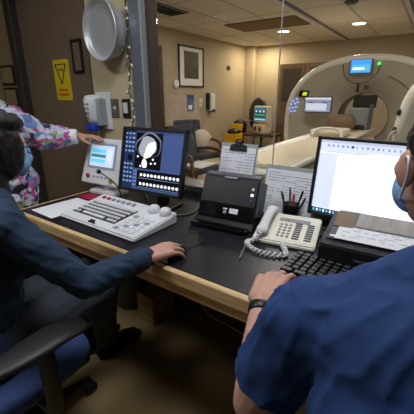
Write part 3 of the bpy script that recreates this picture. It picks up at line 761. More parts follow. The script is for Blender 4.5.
# cupboard on the far wall
cb = thing('wall_cupboard', (-2.5, 7.8, 0), 'tall brown two door cupboard against the far wall behind the scanner ring', 'cupboard')
b = MB(); b.box((0, -.2, 1.0), (1.2, .4, 2.0), 'cabinet_wood', bev=.006); b.build('body', cb)
for x in (-.295, .295):
    b = MB(); b.box((x, -.41, 1.02), (.56, .02, 1.86), 'cabinet_wood', bev=.004); d = b.build('door', cb)
    b = MB(); b.box((x, -.4215, 1.55), (.42, .006, .7), 'door_dark', bev=.003); b.build('panel', d)
    b = MB(); b.tube([(x-.22*(x/abs(x)), -.43, 1.0), (x-.22*(x/abs(x)), -.43, 1.15)], .008, 'bright_metal', 8); b.build('handle', d)
# pictures and fittings on the far room's left wall
XW = -4.1
def wallbox(b, y, z, w, h, d, m, bev=.004, x0=0): b.box((x0+d/2, y, z), (d, w, h), m, bev=bev)
t = thing('framed_picture', (XW, 5.42, 1.86), 'large dark framed picture with white mat on the wall beyond the glass', 'picture')
b = MB()
for y in (-.385, .385): wallbox(b, y, 0, .03, .73, .03, 'sign_black')
for z in (-.35, .35): wallbox(b, 0, z, .80, .03, .03, 'sign_black')
b.build('frame', t)
b = MB(); wallbox(b, 0, 0, .76, .69, .012, 'paper', 0); b.build('mat_board', t)
b = MB(); wallbox(b, .0, .03, .46, .48, .004, 'photo_dark', 0, .012); b.build('print', t)
b = MB(); b.lathe([(.06, 0), (.075, .01), (.075, .03), (.06, .035), (.001, .035)], 'white_plastic', (XW, 4.93, 1.545), V((1, 0, 0))); tag(b.build('wall_thermostat'), 'small round thermostat on the wall just below the large framed picture', 'thermostat')
b = MB(); b.box((XW+.005, 5.38, 1.2), (.01, .22, .31), 'blue_card'); b.box((XW+.011, 5.36, 1.12), (.004, .12, .08), 'paper_lilac'); tag(b.build('blue_poster'), 'small blue poster on the wall beyond the glass below the picture', 'poster')
t = thing('switch_plate', (XW, 5.73, 1.2), 'white switch plate on the far wall between blue poster and dispenser', 'light switch')
b = MB(); wallbox(b, 0, 0, .11, .16, .012, 'white_plastic'); b.build('plate', t)
b = MB(); wallbox(b, 0, 0, .04, .05, .02, 'key_grey'); b.build('toggle', t)
t = thing('soap_dispenser', (XW, 6.05, 1.2), 'white soap dispenser on the wall beyond the glass right of the switch', 'dispenser')
b = MB(); wallbox(b, 0, 0, .17, .36, .11, 'white_plastic', .03); b.build('cover', t)
b = MB(); wallbox(b, -.1, .02, .05, .34, .08, 'dark_metal', .01); b.build('side_panel', t)
b = MB(); wallbox(b, .01, -.17, .11, .07, .13, 'blue_card', .015); b.build('lever', t)
b = MB(); b.box((XW+.006, 6.82, 1.93), (.012, .14, .09), 'dark_metal', bev=.002); tag(b.build('wall_sign'), 'tiny dark sign high on the far wall toward the corner', 'sign')
# waiting chairs
def waiting_chair(loc, rz, label):
    t = thing('waiting_chair', loc, label, 'chair', rz=rz, group='wooden arm chairs beyond the glass')
    b = MB(); b.box((0, 0, .43), (.5, .5, .09), 'grey_cloth', bev=.03, seg=3); b.build('seat', t)
    b = MB(); b.box((0, -.25, .74), (.5, .08, .46), 'grey_cloth', rot=Rx(.15), bev=.03, seg=3); b.build('backrest', t)
    for x in (-.29, .29):
        b = MB(); b.tube(smoothpts([(x, .26, .0), (x, .26, .55), (x, .2, .64), (x, .0, .66), (x, -.28, .62)], 6), .025, 'chair_wood', 8); b.build('armrest', t)
        b = MB(); b.tube([(x, -.30, 0), (x, -.26, .42), (x, -.29, .68)], .024, 'chair_wood', 8); b.build('leg', t)
        b = MB(); b.tube([(x, -.26, .40), (x, .26, .40)], .018, 'chair_wood', 8); b.build('side_rail', t)
    return t
waiting_chair((-3.1, 4.22, 0), -1.9, 'farther grey wooden armed chair beyond the glass holding a white pillow')
waiting_chair((-2.55, 3.42, 0), -1.75, 'nearer grey wooden armed chair beyond the glass with papers on its seat')
b = MB(); b.sphere((0, 0, .17), (.2, .08, .18), 'pillow', 20, 12, rot=Rx(.2)); o = b.build('pillow'); o.location = (-3.10, 4.36, .475); o.rotation_euler = (0, 0, -1.9); tag(o, 'white pillow propped on the farther wooden armed chair', 'pillow')
b = MB(); b.box((-2.47, 3.42, .48), (.3, .38, .012), 'paper'); tag(b.build('paper_stack'), 'stack of white papers lying on the nearer wooden armed chair', 'paper')
# yellow bin with bag
t = thing('yellow_bin', (-3.68, 6.42, 0), 'yellow bin with a black liner in the far corner beyond the glass', 'bin')
b = MB(); b.prism([(-.14, 0), (.14, 0), (.17, .54), (-.17, .54)], -.16, .16, 'yellow_bin', None, .02); b.build('tub', t)
b = MB(); b.sphere((0, 0, .57), (.155, .14, .08), 'bag_dark', 18, 10); b.build('liner', t)
b = MB(); b.box((-.02, .14, .66), (.32, .03, .16), 'yellow_bin', rot=Rx(-.3), bev=.02); b.build('lid', t)
# monitor cart
t = thing('equipment_cart', (-3.14, 6.75, 0), 'dark low cart under the small green screened patient monitor', 'cart')
b = MB(); b.box((0, 0, .52), (.72, .5, .05), 'frame_brown', bev=.01); b.build('top', t)
b = MB(); b.box((0, 0, .22), (.66, .46, .04), 'frame_brown', bev=.01); b.build('shelf', t)
for x in (-.31, .31):
    for y in (-.2, .2): b = MB(); b.box((x, y, .27), (.045, .045, .48), 'box_wood', bev=.006); l = b.build('leg', t); b = MB(); b.sphere((x, y, .025), .025, 'black_plastic', 10, 8); b.build('castor', l)
t = thing('patient_monitor', (-3.14, 6.72, .545), 'beige patient monitor with green traces on the low cart', 'monitor', rz=-.35)
b = MB(); b.box((0, 0, .10), (.34, .26, .20), 'table_beige', bev=.02); b.build('base_unit', t)
b = MB()
for x in (-.09, .06): b.box((x, -.132, .10), (.06, .01, .09), 'dark_metal', bev=.004)
b.build('socket_panel', t)
b = MB(); b.box((0, 0, .40), (.42, .16, .36), 'gantry', bev=.03); b.build('case', t)
b = MB(); b.box((0, -.082, .41), (.35, .004, .27), 'scr_teal'); b.box((0, -.085, .38), (.33, .002, .05), 'scr_black'); b.box((0, -.085, .46), (.33, .002, .08), 'scr_navy')
for x in (-.11, .0, .11): b.box((x, -.087, .47), (.06, .002, .04), 'scr_pale')
b.tube([(-.16+.02*k, -.088, .385+(.03 if k % 4 == 2 else 0)) for k in range(17)], .004, 'led_green', 6); b.box((0, -.087, .30), (.33, .002, .025), 'scr_pale'); b.build('screen', t)
t = thing('high_back_chair', (-3.46, 7.24, 0), 'dark round backed chair behind the patient monitor cart', 'chair', rz=PI-.3)
b = MB(); b.sphere((0, .05, .90), (.29, .10, .40), 'bag_dark', 24, 14); b.build('backrest', t)
b = MB(); b.box((0, -.17, .46), (.5, .46, .12), 'bag_dark', bev=.05, seg=3); b.build('seat', t)
b = MB(); b.cyl((0, -.1, .06), (0, -.1, .42), .03, 'dark_metal')
b.build('column', t)
b = MB()
for k in range(5): a = 2*PI*k/5; b.tube([(0, -.1, .09), (.28*math.cos(a), -.1+.28*math.sin(a), .03)], [.026, .03], 'dark_metal', 10)
b.build('base', t)
folded('black_bag', (-3.88, 7.05, 0), (.32, .34, .8), 'bag_dark', 'dark draped bag standing between yellow bin and monitor cart', 'bag', .2)
# ceiling fittings beyond the glass
t = thing('air_vent', (-3.30, 3.80, CZ), 'grey louvred air vent in the ceiling beyond the glass', 'vent')
b = MB(); b.box((0, 0, -.008), (.34, .62, .016), 'frame_grey', bev=.003); b.build('frame', t)
for i in range(6): b = MB(); b.box((0, -.25+.1*i, -.02), (.28, .05, .006), 'dark_metal', rot=Rx(.5)); b.build('louvre', t)
b = MB(); b.box((-2.58, 5.5, CZ-.006), (1.22, .74, .012), 'brown_panel', bev=.003); tag(b.build('ceiling_panel'), 'dull brown rectangular panel set in the pale tiled ceiling', 'ceiling panel')
for x, y, lb in ((-2.58, 6.22, 'glowing round downlight near the brown ceiling panel'), (-1.31, 6.25, 'glowing round downlight above the scanner ring')):
    t = thing('downlight', (x, y, CZ), lb, 'ceiling light', group='round downlights beyond the glass')
    b = MB(); b.lathe([(.11, -.012), (.13, -.01), (.135, 0), (.10, 0)], 'white_plastic', n=28, cap=False); b.build('trim_ring', t)
    b = MB(); b.lathe([(.10, -.009), (.05, -.015), (.001, -.016)], 'lamp_glow', n=28); b.build('diffuser', t)
t = thing('smoke_detector', (-1.12, 4.75, CZ), 'round ceiling detector between the two ceiling rails', 'detector')
b = MB(); b.lathe([(.08, 0), (.08, -.03), (.05, -.05), (.001, -.05)], 'grey_plastic'); b.build('body', t)
b = MB(); b.lathe([(.1, 0), (.1, -.012), (.08, -.014)], 'white_plastic', cap=False); b.build('ring', t)

# ------------------------------------------------------------------ office chairs
def office_chair(loc, rz, label):
    t = thing('office_chair', loc, label, 'chair', rz=rz, group='blue seated office chairs at the desk')
    b = MB(); rs = []
    for z, s, in [(.395, .86), (.405, .96), (.43, 1.0), (.452, .985), (.462, .9)]:
        rs.append([(math.copysign(abs(math.cos(a))**.55, math.cos(a))*.245*s, .0+math.copysign(abs(math.sin(a))**.55, math.sin(a))*.24*s, z-(.012 if math.sin(a) > .8 else 0)) for a in [2*PI*k/40 for k in range(40)]])
    b.rings(rs, 'chair_blue'); b.build('seat', t)
    b = MB(); b.box((0, 0, .385), (.40, .40, .03), 'chair_black', bev=.01); b.box((0, -.22, .42), (.06, .14, .02), 'chair_black', bev=.005); b.box((0, -.285, .54), (.06, .02, .28), 'chair_black', bev=.005); b.build('seat_pan', t)
    b = MB(); rs = []
    for k in range(9):
        q = k/8; z = .56+.38*q; w = (.2-.05*(2*q-1)**2); yy = -.25-.03*q
        rs.append([(w*math.copysign(abs(math.cos(a))**.6, math.cos(a)), yy+.03*math.sin(a)+.04*(w*math.cos(a)/.2)**2, z) for a in [2*PI*j/28 for j in range(28)]])
    b.rings(rs, 'chair_blue'); b.build('backrest', t)
    for x in (-1, 1):
        b = MB(); rs = []
        for k in range(13):
            q = k/12; y = -.16+.30*q; w = .058*(math.sin(PI*(.06+.88*q)))**.35*(.85+.2*q); h = .017*(math.sin(PI*(.06+.88*q)))**.3
            rs.append([(x*.29+w*math.copysign(abs(math.cos(a))**.7, math.cos(a)), y, 0.655-.02*max(0, q-.7)/.3+h*math.sin(a)) for a in [2*PI*j/16 for j in range(16)]])
        b.rings(rs, 'chair_black'); b.build('armrest', t)
        b = MB(); b.tube(smoothpts([(x*.2, .0, .385), (x*.27, .0, .385), (x*.29, .0, .42), (x*.29, .0, .643)], 5), .026, 'chair_black', 10); b.build('arm_post', t)
    b = MB(); b.cyl((0, 0, .1), (0, 0, .38), .028, 'dark_metal'); b.build('column', t)
    b = MB()
    for k in range(5): a = 2*PI*k/5+.3; b.tube([(0, 0, .115), (.15*math.cos(a), .15*math.sin(a), .1), (.29*math.cos(a), .29*math.sin(a), .07)], [.035, .028, .02], 'chair_black', 10)
    bs = b.build('star_base', t)
    for k in range(5): a = 2*PI*k/5+.3; b = MB(); c = V((.29*math.cos(a), .29*math.sin(a), .03)); d = V((-math.sin(a), math.cos(a), 0)); b.cyl(c-d*.018, c+d*.018, .03, 'black_plastic', 16); b.build('castor', bs)
    return t
office_chair((-1.13, .36, 0), 0, 'office chair with blue seat and black armrests under the woman in navy')
office_chair((.13, .27, 0), .1, 'office chair under the person in blue scrubs at the right')

# ------------------------------------------------------------------ people
def cap_(bm, p, r0, q, r1, n=14):
    p, q = V(p), V(q); d = q-p; L = d.length
    A = (d.to_track_quat('Z', 'Y').to_matrix() if L > 1e-6 else Matrix.Identity(3))
    prof = []
    for k in range(6): a = -PI/2+PI/2*k/5; prof.append((max(r0*math.cos(a), 1e-4), r0*math.sin(a)))
    for k in range(6): a = PI/2*k/5; prof.append((max(r1*math.cos(a), 1e-4), L+r1*math.sin(a)))
    R = [[bm.verts.new(p+A @ V((r*math.cos(2*PI*k/n), r*math.sin(2*PI*k/n), z))) for k in range(n)] for r, z in prof]
    for a, b in zip(R, R[1:]):
        for i in range(n): j = (i+1) % n; bm.faces.new((a[i], a[j], b[j], b[i]))
    bm.faces.new(R[0][::-1]); bm.faces.new(R[-1])
def ell_(bm, c, r, R=None):
    bmesh.ops.create_icosphere(bm, subdivisions=3, radius=1, matrix=Matrix.Translation(V(c)) @ (R.to_4x4() if R else Matrix()) @ Matrix.Diagonal((*r, 1)))
def blob(name, parts, voxel, m, parent=None, it=6, fac=.5, wr=None, clip=None):
    bm = bmesh.new()
    for p in parts:
        if p[0] == 'c': cap_(bm, *p[1:])
        else: ell_(bm, *p[1:])
    me = bpy.data.meshes.new('t'); bm.to_mesh(me); bm.free()
    o = bpy.data.objects.new('t', me); C.objects.link(o)
    r = o.modifiers.new('r', 'REMESH'); r.mode = 'VOXEL'; r.voxel_size = voxel; r.adaptivity = 0
    if it: s = o.modifiers.new('s', 'SMOOTH'); s.factor = fac; s.iterations = it
    dg = bpy.context.evaluated_depsgraph_get(); dg.update()
    nm = bpy.data.meshes.new_from_object(o.evaluated_get(dg))
    bpy.data.objects.remove(o); bpy.data.meshes.remove(me)
    if wr:
        amp, f = wr[:2]
        ns = [v.normal.copy() for v in nm.vertices]
        for v, nn in zip(nm.vertices, ns):
            c = v.co
            a = noise.noise(V((c.x*f+c.z*f*.6, c.y*f-c.z*f*.4, c.z*f*.7)))+.5*noise.noise(c*f*2.3+V((3, 1, 7)))
            if len(wr) > 2:
                dd = V(wr[2]).normalized(); al = c.dot(dd); pp = c-dd*al
                q = pp*26+dd*al*5+V((1, 5, 2)); warp = noise.noise(c*7)*1.2
                a += wr[3]*((1-abs(noise.noise(q+V((warp, warp, 0)))))**4-.35)
            v.co = c+nn*amp*a
    if clip:
        bm = bmesh.new(); bm.from_mesh(nm); 
        for p, n_, r_ in clip:
            fs = [f for f in bm.faces if (f.calc_center_median()-p).length < r_]
            es = {e_ for f in fs for e_ in f.edges}; vs = {v for f in fs for v in f.verts}
            bmesh.ops.bisect_plane(bm, geom=list(vs)+list(es)+fs, plane_co=p, plane_no=n_, clear_outer=True)
        bm.to_mesh(nm); bm.free()
    nm.materials.clear(); nm.materials.append(M[m])
    for p in nm.polygons: p.use_smooth = True
    nm.name = name
    q = bpy.data.objects.new(name, nm); C.objects.link(q)
    if parent: q.parent = parent
    return q
def hand(W, fwd, up, ts, curl=(.35, .5, .4), s=1.0, thumb=(.5, .3), spread=.09):
    W = V(W); fwd = V(fwd).normalized(); up = V(up); up = (up-fwd*up.dot(fwd)).normalized(); r = fwd.cross(up)*ts  # r points to the thumb side
    P = []
    offs = (.032, .0105, -.0115, -.032); L = (.072, .080, .074, .058); K = (.088, .091, .086, .078)
    for i in range(4):
        k = W+(fwd*K[i]+r*offs[i]+up*(.004 if i in (1, 2) else 0))*s
        P.append(('c', W+r*offs[i]*.55*s, .0165*s, k, .0115*s))
        a = curl[0]*(1+.12*i); f0 = (fwd+r*spread*(1.5-i)).normalized(); p = k
        rr = (.0098, .009, .0082, .0072)
        for j, (fr_, da) in enumerate(((.46, 0), (.30, curl[1]), (.24, curl[2]))):
            a += da; d = f0*math.cos(a)-up*math.sin(a); q = p+d*L[i]*fr_*s
            sc_ = .88 if i == 3 else 1
            P.append(('c', p, rr[j]*sc_*s, q, rr[j+1]*sc_*s)); p = q
    P.append(('c', W+fwd*.04*s-up*.006*s, .017*s, W+(fwd*.06-r*.012-up*.004)*s, .016*s))
    # thumb leaves the side of the palm near its base
    b0 = W+(fwd*.022+r*.022-up*.006)*s; d1 = (fwd*.62+r*thumb[0]*1.2-up*.25).normalized(); k1 = b0+d1*.042*s
    d2 = (fwd*.85+r*thumb[1]-up*.3).normalized(); k2_ = k1+d2*.032*s; d3 = (fwd*.95+r*.05-up*.35).normalized()
    P += [('c', b0, .0165*s, k1, .0125*s), ('c', k1, .0115*s, k2_, .0105*s), ('c', k2_, .0102*s, k2_+d3*.024*s, .0082*s)]
    return P
def limb(P, a, ra, b, rb, c, rc, g=0, rm=None, rm2=None):
    P.append(('c', a, ra+g, b, rb+g)); P.append(('c', b, rb+g, c, rc+g))

def person(name, loc_label, J, face, pitch, sk, hands, s=1.0, female=False):
    """J: joint positions; face: yaw of the look direction measured from +Y"""
    root = thing(name, (J['hip'][0], J['hip'][1], 0), loc_label, 'person')
    off = V((J['hip'][0], J['hip'][1], 0))
    J = {k: V(v)-off for k, v in J.items()}
    hip, neck = J['hip'], J['neck']; up = (neck-hip); tl_ = up.length; up.normalize()
    rt = J['shR']-J['shL']; rt = (rt-up*rt.dot(up)).normalized(); fw = up.cross(rt)
    R = Matrix((rt, fw, up)).transposed()
    w = .92 if female else 1.0
    def at(f, dx=0, dy=0): return hip+up*tl_*f+rt*dx+fw*dy
    def torso(g=0):
        P = [('e', at(.02), ((.168+g)*1, .115+g, .115+g), R), ('e', at(.30, 0, .005), (.142*w+g, .102+g, .15+g), R), ('e', at(.62, 0, .0), (.165*w+g, .112+g, .20+g), R),
             ('e', at(.80, 0, -.012), (.165*w+g, .095+g, .12+g), R), ('c', J['shL']-up*.005, .062*w+g, at(.90), .07+g), ('c', J['shR']-up*.005, .062*w+g, at(.90), .07+g),
             ('c', neck+up*.02, .052*w+g*.5, J['shL']*.62+at(.93)*.38, .056+g), ('c', neck+up*.02, .052*w+g*.5, J['shR']*.62+at(.93)*.38, .056+g)]
        if female: P += [('e', at(.66, .075, .085), (.065+g, .06+g, .065+g), R), ('e', at(.66, -.075, .085), (.065+g, .06+g, .065+g), R)]
        return P
    def arm(sd, g=0, to=2.0):
        a, b, c = J['sh'+sd], J['el'+sd], J['wr'+sd]; P = [('c', a, .054*w+g, a*.5+b*.5, .047*w+g)]
        if to <= 1: P.append(('c', a*.5+b*.5, .047*w+g, a+(b-a)*to, .044*w+g)); return P
        P.append(('c', a*.5+b*.5, .047*w+g, b, .040*w+g)); m = b+(c-b)*.35; e = b+(c-b)*(to-1)
        P += [('c', b, .040*w+g, m, .041*w+g), ('c', m, .041*w+g, e, .027*w+g)]
        return P
    def legs(g=0, foot=False):
        P = []
        for sd in 'LR':
            h, k, a = J['th'+sd], J['kn'+sd], J['an'+sd]
            P += [('c', h, .085+g, h*.45+k*.55, .070+g), ('c', h*.45+k*.55, .070+g, k, .056+g), ('c', k, .054+g, k+(a-k)*.35+V((0, -.012, 0)), .054+g), ('c', k+(a-k)*.35+V((0, -.012, 0)), .054+g, a, .036+g)]
            if foot: P += [('c', a+V((0, -.02, -.035)), .036, J['to'+sd], .026)]
        return P
    # head, local frame: x right, y forward, z up; origin between the ears
    HR = Rz(face) @ Rx(pitch); hc = J['head']
    def h(x, y, z): return hc+HR @ V((x, y, z))*s
    def he(c, r, E=None): return ('e', h(*c), tuple(q*s for q in r), HR @ E if E else HR)
    head = [he((0, -.012, .035), (.076, .096, .088)), he((0, .02, -.03), (.064, .076, .08)), he((0, .045, -.075), (.045, .045, .04)), he((0, .076, .024), (.054, .019, .022)), he((.032, .072, .0), (.022, .014, .02)), he((-.032, .072, .0), (.022, .014, .02)),
            ('c', h(0, .093, .02), .010*s, h(0, .112, -.022), .014*s), he((.014, .1, -.028), (.011, .012, .009)), he((-.014, .1, -.028), (.011, .012, .009)),
            ('c', h(-.018, .09, -.056), .007*s, h(.018, .09, -.056), .007*s), ('c', h(-.014, .089, -.066), .007*s, h(.014, .089, -.066), .007*s), he((.05, .065, -.012), (.02, .02, .022)), he((-.05, .065, -.012), (.02, .02, .022))]
    for q in (-1, 1): head += [he((q*.079, -.012, -.002), (.010, .020, .032), Rz(-q*.35)), ('c', h(q*.076, -.004, -.02), .008*s, h(q*.08, -.02, .02), .007*s)]
    nk = [('c', neck-up*.03, .055*w, neck*.4+h(0, -.02, -.06)*.6, .05*w), ('c', neck*.4+h(0, -.02, -.06)*.6, .05*w, h(0, -.015, -.03), .055*w)]
    parts = torso()+legs(0, True)+arm('L')+arm('R')+head+nk
    for H in hands:
        W = J['wr'+H['sd']]; parts += hand(W, H['fwd'], H['up'], H['ts'], H.get('curl', (.35, .5, .4)), H.get('s', 1)*w**.5, H.get('thumb', (.5, .3)), H.get('spread', .09))
        parts.append(('c', J['el'+H['sd']]*.1+W*.9, .029*w, W+V(H['fwd']).normalized()*.02, .022*w))
    body = blob('body', parts, .0036, sk, root, 5)
    for q in (-1, 1):
        b = MB(); c = h(q*.032, .080, .004); b.sphere(c, .0125*s, 'eye_white', 14, 10); b.sphere(c+HR @ V((0, .0068, 0)), (.006, .007, .006), 'eye_dark', 10, 8, rot=HR); b.build('eye', body)
    return root, body, dict(torso=torso, arm=arm, legs=legs, h=h, he=he, HR=HR, at=at, J=J, up=up, rt=rt, fw=fw, s=s, off=off)

def mask_(root, K, m='mask_blue'):
    h, he = K['h'], K['he']
    o = blob('face_mask', [he((0, .062, -.046), (.058, .058, .052)), ('c', h(0, .098, .006), .016, h(0, .112, -.035), .017), ('c', h(.035, .082, -.018), .014, h(-.035, .082, -.018), .014), ('c', h(0, .112, -.035), .016, h(0, .09, -.085), .016), he((.035, .06, -.05), (.032, .045, .042)), he((-.035, .06, -.05), (.032, .045, .042))], .004, m, root, 6)
    for q in (-1, 1):
        b = MB(); b.tube(smoothpts([h(q*.058, .055, -.03), h(q*.074, .015, .0), h(q*.086, -.03, .02), h(q*.085, -.038, -.005), h(q*.078, -.01, -.04), h(q*.06, .045, -.065)], 5), .0022, 'paper', 6); b.build('ear_loop', o)
    return o
def shoes(root, K, m, h=.0):
    J = K['J']
    for sd in 'LR':
        a, t = J['an'+sd], J['to'+sd]
        d = V((t.x-a.x, t.y-a.y, 0)).normalized(); base = V((a.x, a.y, 0))
        P = [('c', a+V((0, 0, -.01)), .045, base-d*.03+V((0, 0, .046)), .042), ('c', base-d*.03+V((0, 0, .042)), .04, V((t.x, t.y, .036))-d*.05, .043), ('c', V((t.x, t.y, .036))-d*.05, .041, V((t.x, t.y, .03)), .032)]
        o = blob('shoe', P, .006, m, root, 4)
        lo = min(v.co.z for v in o.data.vertices)
        for v in o.data.vertices: v.co.z = max(v.co.z, .006)
        b = MB(); n = 20; L = ((t-a).to_2d().length+.12)/2; c = base+d*((t-a).to_2d().length*.5); sdv = V((-d.y, d.x, 0))
        b.rings([[c+d*L*math.cos(k*2*PI/n)+sdv*.042*math.sin(k*2*PI/n)+V((0, 0, z)) for k in range(n)] for z in (0, .014)], 'black_plastic', smooth=False); b.build('sole', o)

# --- woman in navy at the left monitor
J = dict(hip=(-1.16, .30, .535), neck=(-1.15, .415, 1.045), head=(-1.17, .47, 1.19), shR=(-1.005, .385, .985), shL=(-1.30, .43, .99), elR=(-.835, .52, .775), wrR=(-.768, .742, .797), elL=(-1.40, .53, .74), wrL=(-1.27, .66, .645),
         thR=(-1.08, .36, .545), thL=(-1.24, .36, .545), knR=(-1.09, .76, .545), knL=(-1.27, .78, .54), anR=(-1.25, .86, .09), anL=(-1.37, .82, .09), toR=(-1.24, 1.03, .035), toL=(-1.38, .99, .035))
root, body, K = person('person', 'seated woman in navy shirt and blue mask with her hand on a mouse', J, -.10, -.15, 'skin_pale',
    [dict(sd='R', fwd=(.2, 1, -.02), up=(.1, .08, 1), ts=-1, curl=(.22, .35, .3), thumb=(.5, .35), s=1.12), dict(sd='L', fwd=(.7, .7, -.12), up=(0, .1, 1), ts=1, curl=(.3, .5, .4))], .98, True)
sh = blob('navy_shirt', K['torso'](.014)+K['arm']('R', .012, 1.93)+K['arm']('L', .012, 1.93)+[('c', K['at'](.98), .066, K['at'](1.03), .062)], .006, 'navy_cloth', root, 7, wr=(.005, 18, (.3, .6, -.5), 1.1))
for sd in 'RL':
    e, w_ = K['J']['el'+sd], K['J']['wr'+sd]; d = (w_-e).normalized(); p = w_-d*.03
    b = MB(); b.lathe([(.040, -.045), (.043, -.04), (.043, .012), (.040, .016), (.034, .012), (.034, -.03)], 'navy_cloth', p, d, 24); b.build('cuff', sh)
blob('dark_trousers', K['legs'](.016)+[('e', K['at'](.0), (.186, .135, .12), None)], .007, 'grey_cloth', root, 6, wr=(.006, 16))
shoes(root, K, 'black_cloth')
mask_(root, K)
h, he = K['h'], K['he']
blob('long_dark_hair', [he((0, -.028, .05), (.088, .098, .088)), he((0, -.06, -.03), (.088, .072, .13)), he((.062, -.035, -.06), (.036, .06, .13)), he((-.062, -.035, -.06), (.036, .06, .13)), he((0, -.075, -.16), (.11, .055, .15)), he((.075, -.02, -.15), (.03, .045, .10)), he((.055, .02, .085), (.04, .055, .035)), he((-.055, .02, .085), (.04, .055, .035)), he((.075, .015, -.01), (.026, .058, .09)), he((-.075, .015, -.01), (.026, .058, .09))], .005, 'hair', root, 5, wr=(.003, 30, (0, .1, 1), 1.6))
gl = None
b = MB()
for q in (-1, 1):
    c = h(q*.034, .108, .006); b.tube([c+K['HR'] @ V((.026*math.cos(a), -.004*abs(math.cos(a)), .02*math.sin(a))) for a in [2*PI*k/20 for k in range(20)]], .0025, 'sign_black', 6, loop=True)
    b.tube([h(q*.06, .1, .01), h(q*.08, .04, .012), h(q*.083, -.01, .01)], .0025, 'sign_black', 6)
b.tube([h(-.008, .112, .01), h(.008, .112, .01)], .0025, 'sign_black', 6); b.build('glasses', root)

# --- person in blue scrubs at the right
J = dict(hip=(.13, .28, .53), neck=(.07, .555, 1.085), head=(.044, .635, 1.24), shL=(-.122, .50, .965), shR=(.245, .60, .99), elL=(-.218, .487, .715), wrL=(-.315, .735, .80), elR=(.30, .72, .78), wrR=(.12, .88, .79),
         thL=(.06, .34, .54), thR=(.205, .34, .54), knL=(.10, .72, .535), knR=(.26, .74, .545), anL=(.08, .82, .09), anR=(.28, .82, .09), toL=(.07, .99, .035), toR=(.3, .99, .035))
root, body, K = person('person', 'seated person in blue scrub top seen from behind, typing at the right', J, .40, -.06, 'skin_pale',
    [dict(sd='L', fwd=(-.10, 1, .12), up=(-.15, .05, 1), ts=1, curl=(.36, .45, .35), thumb=(.55, .4), s=1.22), dict(sd='R', fwd=(-.5, .85, 0), up=(0, 0, 1), ts=-1)], 1.0)
tq = K['torso'](.018)
a, e = K['J']['shL'], K['J']['elL']
sl1 = [('c', a, .077, a*.5+e*.5, .076), ('c', a*.5+e*.5, .076, a+(e-a)*.75, .081)]
a2, e2 = K['J']['shR'], K['J']['elR']
sl2 = [('c', a2, .076, a2*.5+e2*.5, .076), ('c', a2*.5+e2*.5, .076, a2+(e2-a2)*.85, .076)]
blob('scrub_top', tq+sl1+sl2, .006, 'scrub_blue', root, 8, wr=(.006, 13, (-.25, -.25, -1), 1.1), clip=[(a+(e-a)*.62, (e-a).normalized(), .14), (a2+(e2-a2)*.74, (e2-a2).normalized(), .14)])
blob('scrub_trousers', K['legs'](.02)+[('e', K['at'](.0), (.19, .14, .12), None)], .007, 'scrub_blue', root, 6, wr=(.006, 16))
shoes(root, K, 'black_cloth')
mask_(root, K)
h, he = K['h'], K['he']
blob('short_hair', [he((0, -.028, .048), (.084, .094, .086)), he((0, -.055, -.01), (.08, .06, .07))], .005, 'hair', root, 4, wr=(.004, 50))
w_, e = K['J']['wrL'], K['J']['elL']; d = (w_-e).normalized()
b = MB(); b.lathe([(.031, -.014), (.0345, -.012), (.0345, .012), (.031, .014)], 'black_plastic', w_-d*.04, d, 28, cap=False); wt = b.build('wrist_band', root)
f0 = V((-.10, 1, .12)).normalized(); rr = f0.cross(V((-.15, .05, 1))).normalized()
b = MB(); kp = w_+f0*.086*1.2-rr*.0138+f0*.02; b.lathe([(.0124, -.0025), (.0136, 0), (.0124, .0025)], 'bright_metal', kp-V((0, 0, .004)), V((-.12, .95, -.28)), 20, cap=False); b.build('ring', root)

# --- standing person in floral jacket
J = dict(hip=(-2.04, .84, .84), neck=(-2.09, .80, 1.30), head=(-2.085, .80, 1.465), shL=(-2.03, .945, 1.215), shR=(-2.06, .63, 1.225), elL=(-1.965, 1.075, 1.105), wrL=(-1.815, 1.235, 1.105), elR=(-2.04, .53, .99), wrR=(-1.93, .57, .83),
         thL=(-2.03, .92, .82), thR=(-2.03, .75, .82), knL=(-2.05, .92, .46), knR=(-2.05, .73, .46), anL=(-2.09, .93, .09), anR=(-2.09, .72, .09), toL=(-1.93, .95, .035), toR=(-1.93, .71, .035))
root, body, K = person('person', 'standing person in white floral jacket reaching toward the touch screen console', J, -1.2, -.25, 'skin',
    [dict(sd='L', fwd=(.9, .45, -.02), up=(-.05, .0, 1), ts=1, curl=(.12, .25, .2), thumb=(.5, .3), spread=.07), dict(sd='R', fwd=(.5, .05, -.8), up=(.7, 0, .5), ts=-1)], .97, True)
jk = blob('floral_jacket', K['torso'](.03)+K['arm']('L', .036, 1.60)+K['arm']('R', .024, 1.80)+[('e', K['at'](.1), (.19, .15, .15), None), ('e', K['at'](-.12), (.185, .17, .16), None), ('c', K['at'](.98), .07, K['at'](1.0), .068)], .006, 'floral', root, 6, wr=(.012, 22))
for sd in 'LR':
    e, w_ = K['J']['el'+sd], K['J']['wr'+sd]; d = (w_-e).normalized(); p = w_-d*.035
    b = MB(); b.lathe([(.042, -.04), (.047, -.02), (.046, .015), (.038, .026), (.032, .02), (.032, -.03)], 'paper', p, d, 24); b.build('cuff', jk)
blob('dark_trousers', K['legs'](.018)+[('e', K['at'](.0), (.186, .135, .12), None)], .008, 'black_cloth', root, 6, wr=(.006, 16))
shoes(root, K, 'black_cloth')
mask_(root, K)
h, he = K['h'], K['he']
blob('dark_hair', [he((0, -.028, .048), (.085, .095, .086)), he((0, -.06, -.01), (.08, .06, .08)), he((0, -.12, .0), (.045, .045, .045))], .005, 'hair', root, 4, wr=(.004, 50))

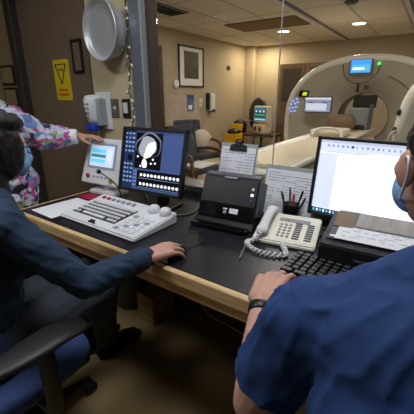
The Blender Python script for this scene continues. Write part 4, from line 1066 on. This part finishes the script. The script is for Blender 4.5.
# ------------------------------------------------------------------ ceiling lamps, with added fill lights
def area(name, loc, size, power, col, spread=PI, rot=(0, 0, 0)):
    l = bpy.data.lights.new(name, 'AREA'); l.shape = 'DISK'; l.size = size; l.energy = power; l.color = col; l.spread = spread
    o = bpy.data.objects.new(name, l); C.objects.link(o); o.location = loc; o.rotation_euler = rot; return o
for x, y, p, lb in ((-.55, .72, 19, 'white square ceiling light over the desk'), (-1.9, -.35, 19, 'added square fill light on the ceiling behind the two seated people')):  # the second is unseen, added to brighten the floor and window post
    t = thing('ceiling_light', (x, y, 2.7), lb, 'ceiling light', group='square ceiling lights of the control room')
    b = MB(); b.box((0, 0, -.02), (.5, .5, .04), 'white_plastic', bev=.006); b.build('housing', t)
    b = MB(); b.box((0, 0, -.043), (.42, .42, .006), 'lamp_cool'); b.build('diffuser', t)
    area('ceiling_lamp', (x, y, 2.64), .75, p, (.94, .97, 1))
for x, y in ((-2.58, 6.22), (-1.31, 6.25)): area('downlight_lamp', (x, y, CZ-.03), .18, 13, (1, .88, .70))
for x, y, p in ((-1.2, 3.4, 18), (.9, 4.2, 16), (-3.0, 4.6, 9)): area('scan_room_fill', (x, y, CZ-.02), .4, p, (1, .93, .83))  # unseen lights added for general brightness, no fixtures
area('wall_wash_lamp', (-3.5, 7.3, CZ-.03), .2, 24, (1, .82, .52))

w = bpy.data.worlds.new('World'); bpy.context.scene.world = w; w.use_nodes = True
w.node_tree.nodes['Background'].inputs[0].default_value = (.02, .022, .026, 1)

# ------------------------------------------------------------------ camera
cam = bpy.data.cameras.new('Camera'); co = bpy.data.objects.new('Camera', cam); C.objects.link(co)
cam.sensor_width = 36; cam.lens = 36*322/414; cam.clip_start = .02
th = math.atan(112/322)
co.location = (0, 0, 1.35); co.rotation_euler = (PI/2-th, 0, math.radians(34.5))
S = bpy.context.scene; S.camera = co
S.view_settings.view_transform = 'Standard'; S.view_settings.look = 'None'; S.view_settings.gamma = 1; S.view_settings.exposure = 0
S.view_settings.use_curve_mapping = False
